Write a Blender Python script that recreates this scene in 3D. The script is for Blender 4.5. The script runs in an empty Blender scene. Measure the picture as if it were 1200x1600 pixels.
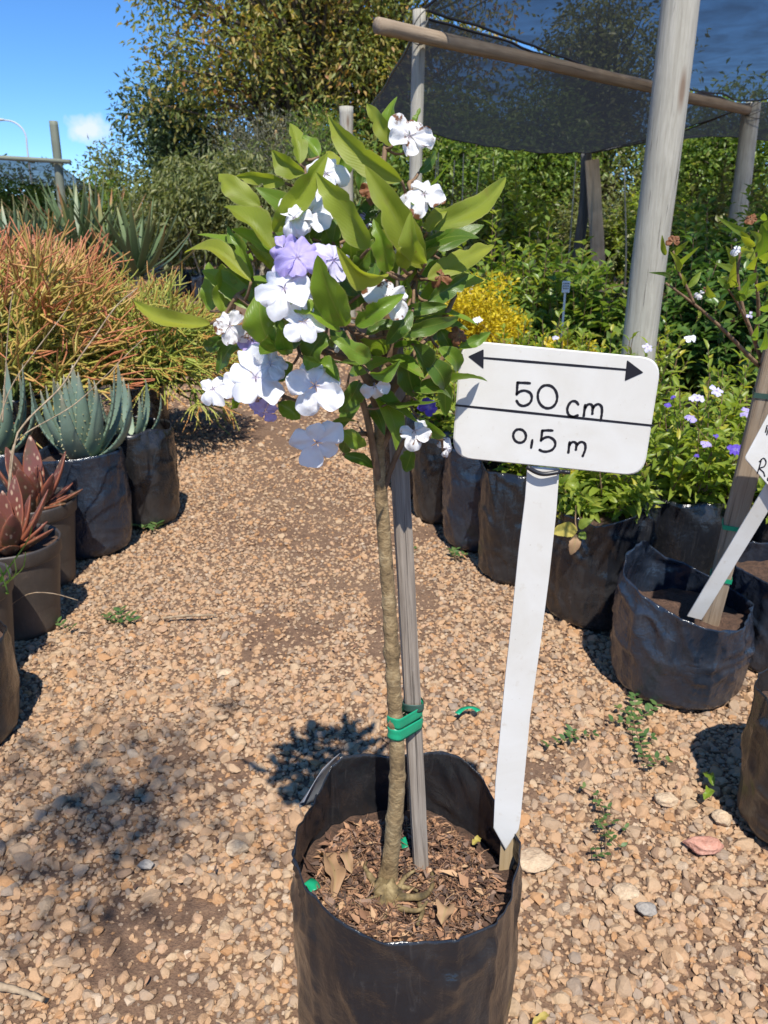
import bpy, bmesh, math, random
import numpy as np
from mathutils import Vector, Matrix

random.seed(7)
RNG = np.random.default_rng(7)
R = math.radians
scene = bpy.context.scene
COL = scene.collection

# ------------------------------------------------------------------ camera
CAM_H, PITCH, FPX = 1.35, 20.0, 1209.0          # eye height, downward pitch, focal length (px of a 1200x1600 frame)
cam_data = bpy.data.cameras.new('camera')
cam_data.sensor_fit = 'VERTICAL'
cam_data.sensor_height = 24.0
cam_data.lens = FPX / 1600.0 * 24.0
cam_data.clip_start, cam_data.clip_end = 0.02, 2000.0
cam_data.dof.use_dof = True
cam_data.dof.focus_distance = 1.12
cam_data.dof.aperture_fstop = 8.0
cam = bpy.data.objects.new('camera', cam_data)
cam.location = (0, 0, CAM_H)
cam.rotation_euler = (R(90 - PITCH), 0, 0)
COL.objects.link(cam)
scene.camera = cam

# ------------------------------------------------------------------ sky and sun
SUN_ELEV, SUN_AZ = 57.0, -7.0                   # sun stands behind the camera, a little to its right
sun_to = Vector((-math.sin(R(SUN_AZ)) * math.cos(R(SUN_ELEV)), -math.cos(R(SUN_AZ)) * math.cos(R(SUN_ELEV)), math.sin(R(SUN_ELEV))))
world = bpy.data.worlds.new('World')
scene.world = world
world.use_nodes = True
wn, wl = world.node_tree.nodes, world.node_tree.links
bg = wn['Background']
sky = wn.new('ShaderNodeTexSky')
sky.sky_type = 'NISHITA'
sky.sun_disc = False
sky.sun_elevation = R(SUN_ELEV)
sky.sun_rotation = math.atan2(sun_to.x, sun_to.y)
sky.altitude = 3500
sky.air_density = 1.0
sky.dust_density = 0.05
sky.ozone_density = 6.0
bg.inputs['Strength'].default_value = 0.15
# a single small fair-weather cloud low in the sky
CLOUD_DIR = Vector(((140 - 600) / FPX, 0, 0)) + Vector((0, math.cos(R(PITCH)), -math.sin(R(PITCH)))) + Vector((0, math.sin(R(PITCH)), math.cos(R(PITCH)))) * ((800 - 203) / FPX)
CLOUD_DIR.normalize()
tc = wn.new('ShaderNodeTexCoord')
sub = wn.new('ShaderNodeVectorMath'); sub.operation = 'SUBTRACT'; sub.inputs[1].default_value = CLOUD_DIR
wl.new(tc.outputs['Generated'], sub.inputs[0])
scl = wn.new('ShaderNodeVectorMath'); scl.operation = 'MULTIPLY'; scl.inputs[1].default_value = (32, 32, 62)
wl.new(sub.outputs[0], scl.inputs[0])
ln = wn.new('ShaderNodeVectorMath'); ln.operation = 'LENGTH'
wl.new(scl.outputs[0], ln.inputs[0])
nz = wn.new('ShaderNodeTexNoise'); nz.inputs['Scale'].default_value = 45; nz.inputs['Detail'].default_value = 6
wl.new(tc.outputs['Generated'], nz.inputs['Vector'])
ad = wn.new('ShaderNodeMath'); ad.operation = 'MULTIPLY_ADD'; ad.inputs[1].default_value = 2.0
wl.new(nz.outputs['Fac'], ad.inputs[0]); wl.new(ln.outputs['Value'], ad.inputs[2])
mr = wn.new('ShaderNodeMapRange'); mr.inputs['From Min'].default_value = 1.9; mr.inputs['From Max'].default_value = 1.2
mr.inputs['To Min'].default_value = 0.0; mr.inputs['To Max'].default_value = 0.85
wl.new(ad.outputs[0], mr.inputs['Value'])
mx = wn.new('ShaderNodeMix'); mx.data_type = 'RGBA'
wl.new(mr.outputs[0], mx.inputs['Factor']); hs = wn.new('ShaderNodeHueSaturation'); hs.inputs['Saturation'].default_value = 1.15; wl.new(sky.outputs[0], hs.inputs['Color']); wl.new(hs.outputs[0], mx.inputs['A']); mx.inputs['B'].default_value = (4.6, 4.9, 5.6, 1)
wl.new(mx.outputs['Result'], bg.inputs['Color'])

sun_data = bpy.data.lights.new('sun', 'SUN')
sun_data.energy = 4.8
sun_data.angle = R(0.53)
sun_data.color = (1.0, 0.955, 0.88)
sun = bpy.data.objects.new('sun', sun_data)
sun.rotation_euler = sun_to.to_track_quat('Z', 'Y').to_euler()
sun.location = (0, -5, 12)
COL.objects.link(sun)

scene.view_settings.view_transform = 'Standard'
scene.view_settings.look = 'None'
scene.view_settings.exposure = 0.42
scene.view_settings.gamma = 1.0
scene.view_settings.use_curve_mapping = False
scene.render.engine = 'CYCLES'
scene.cycles.max_bounces = 8
scene.cycles.diffuse_bounces = 3
scene.cycles.glossy_bounces = 3
scene.cycles.transmission_bounces = 4
scene.cycles.transparent_max_bounces = 16
scene.cycles.sample_clamp_indirect = 6.0
scene.cycles.use_denoising = True

# ------------------------------------------------------------------ helpers
SP, CP = math.sin(R(PITCH)), math.cos(R(PITCH))
def ray(px, py):
    a, b = (px - 600) / FPX, (800 - py) / FPX
    return np.array((a, CP + b * SP, -SP + b * CP))
CAMP = np.array((0, 0, CAM_H))
def at(px, py, Y):
    d = ray(px, py); return CAMP + d * (Y / d[1])
def gnd(px, py, z=0.0):
    d = ray(px, py); return CAMP + d * ((z - CAM_H) / d[2])

def _h(i, j, k, s):
    n = (i * 374761393 + j * 668265263 + k * 1274126177 + s * 144269504) & 0xffffffff
    n = ((n ^ (n >> 13)) * 1274126177) & 0xffffffff
    return ((n ^ (n >> 16)) & 0xffff) / 65535.0
def vnoise(p, seed=0):
    p = np.asarray(p, float); f = np.floor(p); i = f.astype(np.int64); t = p - f; t = t * t * (3 - 2 * t)
    out = 0
    for a in (0, 1):
        for b in (0, 1):
            for c in (0, 1):
                w = (t[..., 0] if a else 1 - t[..., 0]) * (t[..., 1] if b else 1 - t[..., 1]) * (t[..., 2] if c else 1 - t[..., 2])
                out = out + w * _h(i[..., 0] + a, i[..., 1] + b, i[..., 2] + c, seed)
    return out * 2 - 1
def fbm(p, seed=0, o=3):
    p = np.asarray(p, float); s = 0; a = 1
    for k in range(o):
        s = s + a * vnoise(p * (2 ** k), seed + k * 17); a *= 0.5
    return s
def unit(v):
    v = np.asarray(v, float); return v / np.maximum(np.linalg.norm(v, axis=-1, keepdims=True), 1e-9)
def smooth01(x):
    x = np.clip(x, 0, 1); return x * x * (3 - 2 * x)

class MB:
    """collects vertices and faces, builds ONE mesh object"""
    def __init__(s):
        s.V, s.T, s.Q, s.U, s.n = [], [], [], [], 0
        s.TM, s.QM = [], []
    def add(s, v, tris=None, quads=None, uv=None, mat=0):
        v = np.asarray(v, float).reshape(-1, 3)
        s.V.append(v)
        s.U.append(np.zeros((len(v), 2)) if uv is None else np.asarray(uv, float).reshape(-1, 2))
        if tris is not None and len(tris):
            t = np.asarray(tris, np.int64).reshape(-1, 3) + s.n; s.T.append(t); s.TM.append(np.full(len(t), mat))
        if quads is not None and len(quads):
            q = np.asarray(quads, np.int64).reshape(-1, 4) + s.n; s.Q.append(q); s.QM.append(np.full(len(q), mat))
        s.n += len(v)
    def build(s, name, mats, parent=None, smooth=True):
        V = np.concatenate(s.V)
        if parent is not None:
            V = V - np.array(parent_world(parent))
        T = np.concatenate(s.T) if s.T else np.zeros((0, 3), np.int64)
        Q = np.concatenate(s.Q) if s.Q else np.zeros((0, 4), np.int64)
        U = np.concatenate(s.U)
        me = bpy.data.meshes.new(name)
        me.vertices.add(len(V)); me.vertices.foreach_set('co', V.astype(np.float32).ravel())
        idx = np.concatenate([T.ravel(), Q.ravel()]).astype(np.int32)
        me.loops.add(len(idx)); me.loops.foreach_set('vertex_index', idx)
        nf = len(T) + len(Q)
        me.polygons.add(nf)
        start = np.concatenate([np.arange(len(T)) * 3, len(T) * 3 + np.arange(len(Q)) * 4]).astype(np.int32)
        me.polygons.foreach_set('loop_start', start)
        mi = np.concatenate(s.TM + s.QM).astype(np.int32) if (s.TM or s.QM) else np.zeros(nf, np.int32)
        me.polygons.foreach_set('material_index', mi)
        me.polygons.foreach_set('use_smooth', np.full(nf, smooth))
        uvl = me.uv_layers.new(name='UVMap')
        uvl.data.foreach_set('uv', U[idx].astype(np.float32).ravel())
        for m in (mats if isinstance(mats, (list, tuple)) else [mats]):
            me.materials.append(m)
        me.update(calc_edges=True); me.validate()
        o = bpy.data.objects.new(name, me); COL.objects.link(o)
        if parent is not None:
            o.parent = parent
        return o
def parent_world(p):
    l = Vector((0, 0, 0))
    while p is not None:
        l = l + p.location; p = p.parent
    return l

def grid_quads(nu, nv, wrap=False):
    """rows nu (0..nu), cols nv; wrap closes the column direction"""
    q = []
    c = nv if wrap else nv + 1
    for i in range(nu):
        for j in range(nv):
            a = i * c + j; b = i * c + (j + 1) % c
            q.append((a, b, b + c, a + c))
    return np.array(q)

def tag(o, label=None, cat=None, group=None, kind=None):
    if label: o['label'] = label
    if cat: o['category'] = cat
    if group: o['group'] = group
    if kind: o['kind'] = kind
    return o
def empty(name, loc, label=None, cat=None, group=None, kind=None):
    o = bpy.data.objects.new(name, None); o.empty_display_size = 0.05
    o.location = [float(c) for c in loc]; COL.objects.link(o)
    return tag(o, label, cat, group, kind)

def resample(P, n):
    P = np.asarray(P, float)
    d = np.concatenate([[0], np.cumsum(np.linalg.norm(np.diff(P, axis=0), axis=1))])
    # Catmull-Rom through the points, then even spacing
    Pe = np.vstack([2 * P[0] - P[1], P, 2 * P[-1] - P[-2]])
    out = []
    m = 12
    for i in range(len(P) - 1):
        p0, p1, p2, p3 = Pe[i:i + 4]
        for t in np.linspace(0, 1, m, endpoint=False):
            out.append(0.5 * ((2 * p1) + (-p0 + p2) * t + (2 * p0 - 5 * p1 + 4 * p2 - p3) * t * t + (-p0 + 3 * p1 - 3 * p2 + p3) * t ** 3))
    out.append(P[-1]); out = np.array(out)
    d = np.concatenate([[0], np.cumsum(np.linalg.norm(np.diff(out, axis=0), axis=1))])
    s = np.linspace(0, d[-1], n)
    return np.stack([np.interp(s, d, out[:, k]) for k in range(3)], 1)

def tube(mb, P, rad, sides=10, uvv=(0, 1), cap=True, mat=0, jag=None):
    P = np.asarray(P, float); n = len(P)
    rad = np.broadcast_to(np.asarray(rad, float), (n,))
    T = unit(np.gradient(P, axis=0))
    a = np.array((0, 0, 1.0)) if abs(T[0][2]) < 0.9 else np.array((1.0, 0, 0))
    N = unit(np.cross(T[0], a)); Ns = []
    for i in range(n):
        N = N - T[i] * np.dot(N, T[i]); N = N / np.linalg.norm(N); Ns.append(N.copy())
    Ns = np.array(Ns); B = np.cross(T, Ns)
    th = np.linspace(0, 2 * math.pi, sides, endpoint=False)
    r = rad[:, None] * np.ones(sides)
    if jag is not None: r = r * jag
    V = P[:, None, :] + r[..., None] * (np.cos(th)[None, :, None] * Ns[:, None, :] + np.sin(th)[None, :, None] * B[:, None, :])
    uv = np.stack(np.meshgrid(np.arange(sides) / sides, np.linspace(uvv[0], uvv[1], n)), -1)
    q = grid_quads(n - 1, sides, True)
    V = V.reshape(-1, 3); uv = uv.reshape(-1, 2)
    t = []
    if cap:
        V = np.vstack([V, P[0], P[-1]]); uv = np.vstack([uv, [[.5, uvv[0]], [.5, uvv[1]]]])
        k = n * sides
        for j in range(sides):
            t.append((k, (j + 1) % sides, j)); t.append((k + 1, (n - 1) * sides + j, (n - 1) * sides + (j + 1) % sides))
    mb.add(V, t, q, uv, mat)

def sticks(mb, P0, P1, P2, r0, r1, r2, v0=None, v1=None, sides=4, mat=0):
    """many three-point tubes at once"""
    P = np.stack([P0, P1, P2], 1); N = len(P)
    T = unit(P[:, 2] - P[:, 0])
    a = np.where(np.abs(T[:, 2:3]) < 0.9, np.array([[0, 0, 1.0]]), np.array([[1.0, 0, 0]]))
    A = unit(np.cross(T, a)); B = np.cross(T, A)
    th = np.linspace(0, 2 * math.pi, sides, endpoint=False)
    ring = np.cos(th)[None, :, None] * A[:, None, :] + np.sin(th)[None, :, None] * B[:, None, :]
    rr = np.stack([np.broadcast_to(r, (N,)) for r in (r0, r1, r2)], 1)
    V = P[:, :, None, :] + rr[:, :, None, None] * ring[:, None, :, :]
    q0 = grid_quads(2, sides, True)
    Q = (q0[None] + (np.arange(N) * 3 * sides)[:, None, None]).reshape(-1, 4)
    if v0 is None: v0, v1 = np.zeros(N), np.ones(N)
    v0 = np.broadcast_to(v0, (N,)); v1 = np.broadcast_to(v1, (N,))
    vv = np.stack([v0, (v0 + v1) / 2, v1], 1)
    uv = np.zeros((N, 3, sides, 2)); uv[..., 1] = vv[:, :, None]; uv[..., 0] = RNG.random(N)[:, None, None]
    mb.add(V.reshape(-1, 3), None, Q, uv.reshape(-1, 2), mat)

def frame(D, Nn):
    D = unit(D); S = unit(np.cross(Nn, D)); Nn = np.cross(D, S)
    return D, S, Nn
LT2 = (np.array([(0, 0, 0), (.45, -.5, .10), (.45, .5, .10), (1, 0, -.06)]), np.array([(0, 1, 3), (0, 3, 2)]))
LT4 = (np.array([(0, 0, 0), (.30, -.42, .10), (.32, 0, .03), (.30, .42, .10), (.68, -.38, .07), (.70, 0, .0), (.68, .38, .07), (1, 0, -.10)]),
       np.array([(0, 1, 2), (0, 2, 3), (1, 4, 5), (1, 5, 2), (2, 5, 6), (2, 6, 3), (4, 7, 5), (5, 7, 6)]))
def leaf_batch(mb, B, D, Nn, L, W, tmpl=LT2, mat=0):
    D, S, Nn = frame(D, Nn); N = len(B); t, f = tmpl
    L = np.broadcast_to(L, (N,)); W = np.broadcast_to(W, (N,))
    V = B[:, None, :] + t[None, :, 0:1] * (L[:, None, None] * D[:, None, :]) + t[None, :, 1:2] * (W[:, None, None] * S[:, None, :]) + t[None, :, 2:3] * (L[:, None, None] * Nn[:, None, :])
    F = (f[None] + (np.arange(N) * len(t))[:, None, None]).reshape(-1, 3)
    uv = np.tile(np.stack([t[:, 1] + .5, t[:, 0]], 1), (N, 1))
    mb.add(V.reshape(-1, 3), F, None, uv, mat)
def randdir(n):
    return unit(RNG.normal(size=(n, 3)))

# ------------------------------------------------------------------ materials
class NT:
    def __init__(s, name):
        s.m = bpy.data.materials.new(name); s.m.use_nodes = True
        s.t = s.m.node_tree; s.n = s.t.nodes; s.l = s.t.links
        s.b = s.n['Principled BSDF']; s.out = s.n['Material Output']
    def new(s, typ, **kw):
        x = s.n.new(typ)
        for k, v in kw.items():
            if k in x.inputs: s.set(x.inputs[k], v)
            else: setattr(x, k, v)
        return x
    def set(s, inp, v):
        if isinstance(v, bpy.types.NodeSocket): s.l.new(v, inp)
        elif isinstance(v, (tuple, list)) and inp.type == 'RGBA' and len(v) == 3: inp.default_value = (*v, 1)
        else: inp.default_value = v
    def ramp(s, fac, stops, interp='LINEAR'):
        r = s.n.new('ShaderNodeValToRGB'); r.color_ramp.interpolation = interp
        e = r.color_ramp.elements
        while len(e) < len(stops): e.new(0.5)
        for i, (p, c) in enumerate(stops):
            e[i].position = p; e[i].color = (*c, 1) if len(c) == 3 else c
        s.l.new(fac, r.inputs['Fac']); return r.outputs['Color']
    def mix(s, fac, a, b, mode='MIX'):
        x = s.n.new('ShaderNodeMix'); x.data_type = 'RGBA'; x.blend_type = mode
        s.set(x.inputs['Factor'], fac); s.set(x.inputs['A'], a); s.set(x.inputs['B'], b); return x.outputs['Result']
    def math(s, op, a, b=0.0, c=0.0):
        x = s.n.new('ShaderNodeMath'); x.operation = op
        for i, v in enumerate((a, b, c)): s.set(x.inputs[i], v)
        return x.outputs[0]
    def noise(s, scale, detail=4, rough=0.55, vec=None, dist=0.0):
        x = s.new('ShaderNodeTexNoise', Scale=scale, Detail=detail, Roughness=rough, Distortion=dist)
        if vec is not None: s.l.new(vec, x.inputs['Vector'])
        return x.outputs['Fac']
    def obj(s): return s.new('ShaderNodeTexCoord').outputs['Object']
    def pos(s): return s.new('ShaderNodeNewGeometry').outputs['Position']
    def uv(s): return s.new('ShaderNodeTexCoord').outputs['UV']
    def mapping(s, vec, scale):
        x = s.n.new('ShaderNodeMapping'); s.l.new(vec, x.inputs['Vector']); x.inputs['Scale'].default_value = scale; return x.outputs[0]
    def sep(s, vec):
        x = s.n.new('ShaderNodeSeparateXYZ'); s.l.new(vec, x.inputs[0]); return x.outputs
    def rnd(s):
        g = s.new('ShaderNodeNewGeometry').outputs['Random Per Island']; o = s.new('ShaderNodeObjectInfo').outputs['Random']
        return s.math('FRACT', s.math('ADD', g, o))
    def mr(s, v, a, b, c=0.0, d=1.0):
        x = s.new('ShaderNodeMapRange'); s.l.new(v, x.inputs['Value'])
        for k, q in zip(('From Min', 'From Max', 'To Min', 'To Max'), (a, b, c, d)): x.inputs[k].default_value = q
        return x.outputs[0]
    def bump(s, h, strength=0.3, dist=0.01):
        x = s.new('ShaderNodeBump', Strength=strength, Distance=dist); s.l.new(h, x.inputs['Height']); s.l.new(x.outputs[0], s.b.inputs['Normal']); return x
    def p(s, **kw):
        for k, v in kw.items(): s.set(s.b.inputs[k.replace('_', ' ')], v)
        return s
    def translucent(s, fac, col):
        t = s.new('ShaderNodeBsdfTranslucent'); s.set(t.inputs['Color'], col)
        m = s.n.new('ShaderNodeMixShader'); m.inputs[0].default_value = fac
        s.l.new(s.b.outputs[0], m.inputs[1]); s.l.new(t.outputs[0], m.inputs[2]); s.l.new(m.outputs[0], s.out.inputs[0])

def leaf_mat(name, stops, transl=0.35, tcol=None, rough=0.45, veins=False, blotch=None, gain=1.6, drift=0.0):
    m = NT(name)
    f_ = m.rnd()
    if drift: f_ = m.math('ADD', m.math('MULTIPLY', f_, 1 - drift), m.math('MULTIPLY', m.mr(m.noise(0.9, 3, 0.6, m.pos()), 0.28, 0.62, 0.0, 1.12), drift))      # sprays that turn colour together
    c = m.ramp(f_, stops)
    uv = m.uv(); x, y, z = m.sep(uv)
    if veins:
        mid = m.mr(m.math('ABSOLUTE', m.math('SUBTRACT', x, 0.5)), 0.010, 0.035, 0.45, 0.0)
        c = m.mix(mid, c, (0.30, 0.34, 0.07))
        w = m.new('ShaderNodeTexWave', Scale=5.0, Distortion=1.5, bands_direction='DIAGONAL'); 
        vv = m.n.new('ShaderNodeCombineXYZ'); m.l.new(m.math('ABSOLUTE', m.math('SUBTRACT', x, 0.5)), vv.inputs[0]); m.l.new(m.math('MULTIPLY', y, 1.6), vv.inputs[1])
        vv.inputs[2].default_value = 0
        neg = m.n.new('ShaderNodeMapping'); m.l.new(vv.outputs[0], neg.inputs['Vector']); neg.inputs['Scale'].default_value = (-1.4, 1, 1)
        m.l.new(neg.outputs[0], w.inputs['Vector'])
        c = m.mix(m.mr(w.outputs['Fac'], 0.70, 1.0, 0.0, 0.14), c, (0.26, 0.30, 0.06))
        m.bump(m.math('ADD', m.math('MULTIPLY', w.outputs['Fac'], .12), m.noise(45, 4, 0.6, m.pos())), 0.22, 0.003)
        c = m.mix(m.mr(m.math('ABSOLUTE', m.math('SUBTRACT', x, 0.5)), 0.44, 0.5, 0.0, 0.55), c, (0.36, 0.34, 0.12))
        c = m.mix(m.mr(m.noise(16, 3, 0.6, m.pos()), 0.35, 0.7, 0.0, 0.5), c, m.mix(1.0, c, (0.62, 0.72, 0.6), 'MULTIPLY'))
        nz_ = m.noise(60, 3, 0.6, m.pos())
        c = m.mix(m.mr(nz_, 0.60, 0.75, 0, 0.5), c, (0.24, 0.20, 0.04)); c = m.mix(m.mr(m.noise(150, 2, 0.5, m.pos()), 0.73, 0.78, 0, 0.7), c, (0.20, 0.12, 0.03))
    else:
        c = m.mix(m.mr(m.math('ABSOLUTE', m.math('SUBTRACT', x, 0.5)), 0.0, 0.12, 0.25, 0.0), c, (0.2, 0.24, 0.06))
    if blotch:
        nb = m.noise(35, 3, 0.6, m.pos())
        c = m.mix(m.mr(nb, 0.6, 0.68, 0, 0.8), c, blotch)
    m.p(Base_Color=c, Roughness=rough)
    m.b.inputs['Specular IOR Level'].default_value = 0.4
    g = m.mix(1.0, c, (gain, gain * 1.0, gain * 0.5), 'MULTIPLY') if tcol is None else tcol
    m.translucent(transl, g)
    return m.m

M = {}
# ground: compacted brown earth under the gravel
m = NT('earth'); P_ = m.pos()
n1 = m.noise(1.3, 5, 0.6, P_); n2 = m.noise(38, 5, 0.7, P_); n3 = m.noise(190, 3, 0.6, P_)
c = m.ramp(n2, [(0.3, (0.085, 0.045, 0.026)), (0.55, (0.18, 0.102, 0.06)), (0.75, (0.30, 0.185, 0.105))])
c = m.mix(m.mr(n1, 0.35, 0.7), c, m.ramp(n3, [(0.35, (0.12, 0.068, 0.042)), (0.65, (0.30, 0.195, 0.115))]))
m.p(Base_Color=c, Roughness=0.95); m.bump(m.math('ADD', n2, m.math('MULTIPLY', n3, 0.6)), 0.8, 0.012); M['earth'] = m.m
# gravel
m = NT('gravel'); r_ = m.rnd()
c = m.ramp(r_, [(0.0, (0.455, 0.270, 0.142)), (0.15, (0.475, 0.318, 0.188)), (0.30, (0.37, 0.258, 0.165)), (0.42, (0.475, 0.285, 0.150)), (0.54, (0.34, 0.248, 0.170)), (0.62, (0.45, 0.222, 0.085)),
               (0.70, (0.495, 0.355, 0.218)), (0.79, (0.27, 0.218, 0.172)), (0.84, (0.20, 0.122, 0.076)), (0.89, (0.465, 0.285, 0.170)), (0.975, (0.54, 0.42, 0.295))], 'CONSTANT')
nn = m.noise(70, 4, 0.6, m.pos()); n2 = m.noise(260, 3, 0.6, m.pos())
c = m.mix(m.mr(nn, 0.3, 0.7, 0.0, 0.40), c, (0.32, 0.195, 0.105))
c = m.mix(0.22, c, (0.43, 0.305, 0.205)); c = m.mix(m.mr(n2, 0.58, 0.8, 0.0, 0.4), c, (0.26, 0.17, 0.11))
m.p(Base_Color=c, Roughness=0.9); m.b.inputs['Specular IOR Level'].default_value = 0.2; m.bump(m.math('ADD', nn, n2), 0.5, 0.004); M['gravel'] = m.m
def rock_mat(name, a, b):
    m = NT(name); nn = m.noise(30, 5, 0.65, m.pos()); n2 = m.noise(150, 3, 0.6, m.pos())
    m.p(Base_Color=m.ramp(m.math('MULTIPLY_ADD', n2, 0.4, m.math('MULTIPLY', nn, 0.6)), [(0.35, a), (0.62, b)]), Roughness=0.9); m.bump(m.math('ADD', nn, n2), 0.7, 0.006); return m.m
M['pink_rock'] = rock_mat('pink_rock', (0.42, 0.18, 0.12), (0.60, 0.33, 0.24))
M['tan_rock'] = rock_mat('tan_rock', (0.40, 0.27, 0.17), (0.60, 0.46, 0.30))
M['grey_rock'] = rock_mat('grey_rock', (0.20, 0.18, 0.16), (0.38, 0.34, 0.29))

def plastic(name, base, dust, dust_amt, rough=0.32, bump=0.5):
    m = NT(name); P_ = m.pos(); o = m.obj()
    n1 = m.noise(9, 6, 0.65, o, 0.6); n2 = m.noise(45, 5, 0.7, o); st = m.noise(1.0, 6, 0.7, m.mapping(o, (55, 55, 5)), 1.5); n3 = m.noise(26, 3, 0.5, m.mapping(o, (1, 1, .55)), 0.8)
    vo = m.new('ShaderNodeTexVoronoi', Scale=11.0); dv = m.new('ShaderNodeVectorMath', operation='ADD'); m.l.new(o, dv.inputs[0]); dn = m.new('ShaderNodeTexNoise', Scale=7.0); m.l.new(o, dn.inputs['Vector']); dm = m.new('ShaderNodeVectorMath', operation='SCALE'); m.l.new(dn.outputs['Color'], dm.inputs[0]); dm.inputs['Scale'].default_value = .12; m.l.new(dm.outputs[0], dv.inputs[1]); m.l.new(dv.outputs[0], vo.inputs['Vector'])
    z = m.sep(P_)[2]
    low = m.mr(z, 0.0, 0.22, 0.20, 0.0)                                # soil splashed on the lower part
    sm = m.noise(3.2, 5, 0.7, m.mapping(o, (1, 1, .6)), 1.2)
    d = m.math('ADD', m.math('ADD', m.math('MULTIPLY', m.mr(n1, 0.42, 0.72, 0, 0.75), m.mr(sm, 0.38, 0.66, 0.1, 1.0)), m.mr(n2, 0.58, 0.8, 0, 0.35)), low)
    d = m.math('MULTIPLY', m.math('ADD', d, m.mr(st, 0.55, 0.75, 0, 0.35)), dust_amt)
    c = m.mix(d, base, dust)
    m.p(Base_Color=c, Roughness=m.math('ADD', rough, m.math('MULTIPLY', d, 0.45)))
    m.b.inputs['Specular IOR Level'].default_value = 0.65
    m.bump(m.math('ADD', m.math('MULTIPLY_ADD', vo.outputs['Distance'], 0.45, m.math('MULTIPLY', n1, 0.9)), m.math('ADD', m.math('MULTIPLY', n3, 0.45), m.math('MULTIPLY', n2, 0.10))), bump, 0.014); return m.m
M['bag'] = plastic('black_polythene', (0.011, 0.012, 0.015), (0.16, 0.145, 0.13), 0.34, 0.20)
M['bag_clean_sheen'] = plastic('black_polythene_clean_sheen', (0.014, 0.021, 0.034), (0.19, 0.165, 0.15), 0.26, 0.15, 0.8)  # less dust; bluish base colour stands in for sky sheen on the film
M['bag_dusty'] = plastic('black_polythene_dusty', (0.012, 0.012, 0.013), (0.175, 0.15, 0.13), 0.36, 0.26)
M['pot'] = plastic('brown_grey_pot', (0.040, 0.033, 0.028), (0.22, 0.15, 0.10), 0.55, 0.5, 0.15)

m = NT('potting_soil'); o = m.pos(); n1 = m.noise(60, 5, 0.7, o); n2 = m.noise(220, 3, 0.7, o)
m.p(Base_Color=m.ramp(m.math('MULTIPLY_ADD', n2, 0.5, m.math('MULTIPLY', n1, 0.5)), [(0.35, (0.032, 0.018, 0.012)), (0.55, (0.115, 0.063, 0.040)), (0.72, (0.22, 0.13, 0.08))]), Roughness=0.95)
m.bump(m.math('ADD', n1, n2), 0.9, 0.008); M['soil'] = m.m
m = NT('bark_chips'); c = m.ramp(m.rnd(), [(0, (0.09, 0.046, 0.028)), (0.25, (0.24, 0.125, 0.07)), (0.45, (0.10, 0.064, 0.048)), (0.58, (0.36, 0.20, 0.11)), (0.8, (0.24, 0.155, 0.11)), (0.92, (0.46, 0.29, 0.16))], 'CONSTANT')
m.p(Base_Color=c, Roughness=0.9); M['chips'] = m.m

def wood(name, a, b, grain=(60, 60, 3), dark=(0.05, 0.04, 0.03), crack=0.5, rough=0.8, coord='obj', knots=False):
    m = NT(name); o = m.obj()
    v = m.mapping(o, grain)
    g = m.noise(1.0, 6, 0.65, v, 0.8); n2 = m.noise(3.0, 4, 0.6, o)
    c = m.ramp(g, [(0.3, a), (0.7, b)])
    c = m.mix(m.mr(n2, 0.4, 0.7, 0, 0.35), c, tuple(x * 0.72 for x in a))
    cr = m.noise(1.0, 5, 0.6, m.mapping(o, (grain[0] * 1.6, grain[1] * 1.6, grain[2] * 0.4)), 0.3)
    ck = m.mr(cr, 0.62, 0.68, 0.0, crack)
    c = m.mix(ck, c, dark)
    if knots:
        kn = m.new('ShaderNodeTexVoronoi', Scale=1.0); m.l.new(m.mapping(o, (7, 7, 1.6)), kn.inputs['Vector'])
        c = m.mix(m.mr(kn.outputs['Distance'], 0.06, 0.16, 0.75, 0.0), c, (0.16, 0.09, 0.05))
    m.p(Base_Color=c, Roughness=rough); m.b.inputs['Specular IOR Level'].default_value = 0.25
    m.bump(m.math('SUBTRACT', g, m.math('MULTIPLY', ck, 1.5)), 0.5, 0.006); return m.m
M['post'] = wood('weathered_post', (0.30, 0.278, 0.225), (0.48, 0.45, 0.38), (60, 60, 4.0), crack=0.85, knots=True)
M['beam'] = wood('brown_pole', (0.22, 0.16, 0.105), (0.42, 0.325, 0.23), (40, 40, 1.6), crack=0.6, knots=True)
M['green_post'] = wood('treated_post', (0.15, 0.165, 0.125), (0.24, 0.25, 0.19), (22, 22, 1.2))
M['dark_post'] = wood('dark_post', (0.07, 0.07, 0.065), (0.14, 0.135, 0.12), (22, 22, 1.2))
M['pale_wood'] = wood('pale_plank', (0.46, 0.34, 0.22), (0.66, 0.52, 0.37), (40, 40, 2))
M['stake'] = wood('grey_stake', (0.15, 0.12, 0.095), (0.41, 0.35, 0.285), (150, 150, 5), crack=0.7)
M['plank'] = wood('brown_stake', (0.24, 0.17, 0.11), (0.42, 0.33, 0.235), (90, 90, 4), crack=0.6)
M['peg'] = wood('tan_peg', (0.36, 0.26, 0.14), (0.52, 0.40, 0.25), (90, 90, 5), crack=0.2)
m = NT('bark_tan'); o = m.obj(); x, y, z = m.sep(m.uv())
n1 = m.noise(140, 4, 0.6, o); n2 = m.noise(32, 4, 0.65, o); rg = m.noise(1.0, 4, 0.7, m.mapping(o, (70, 70, 130)), .6)
c = m.ramp(m.math('MULTIPLY_ADD', rg, 0.5, m.math('MULTIPLY', n2, 0.5)), [(0.36, (0.10, 0.064, 0.030)), (0.5, (0.25, 0.17, 0.08)), (0.68, (0.44, 0.33, 0.18))])
m.p(Base_Color=c, Roughness=0.85); m.bump(m.math('ADD', n1, rg), 0.6, 0.004); M['bark'] = m.m
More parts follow.
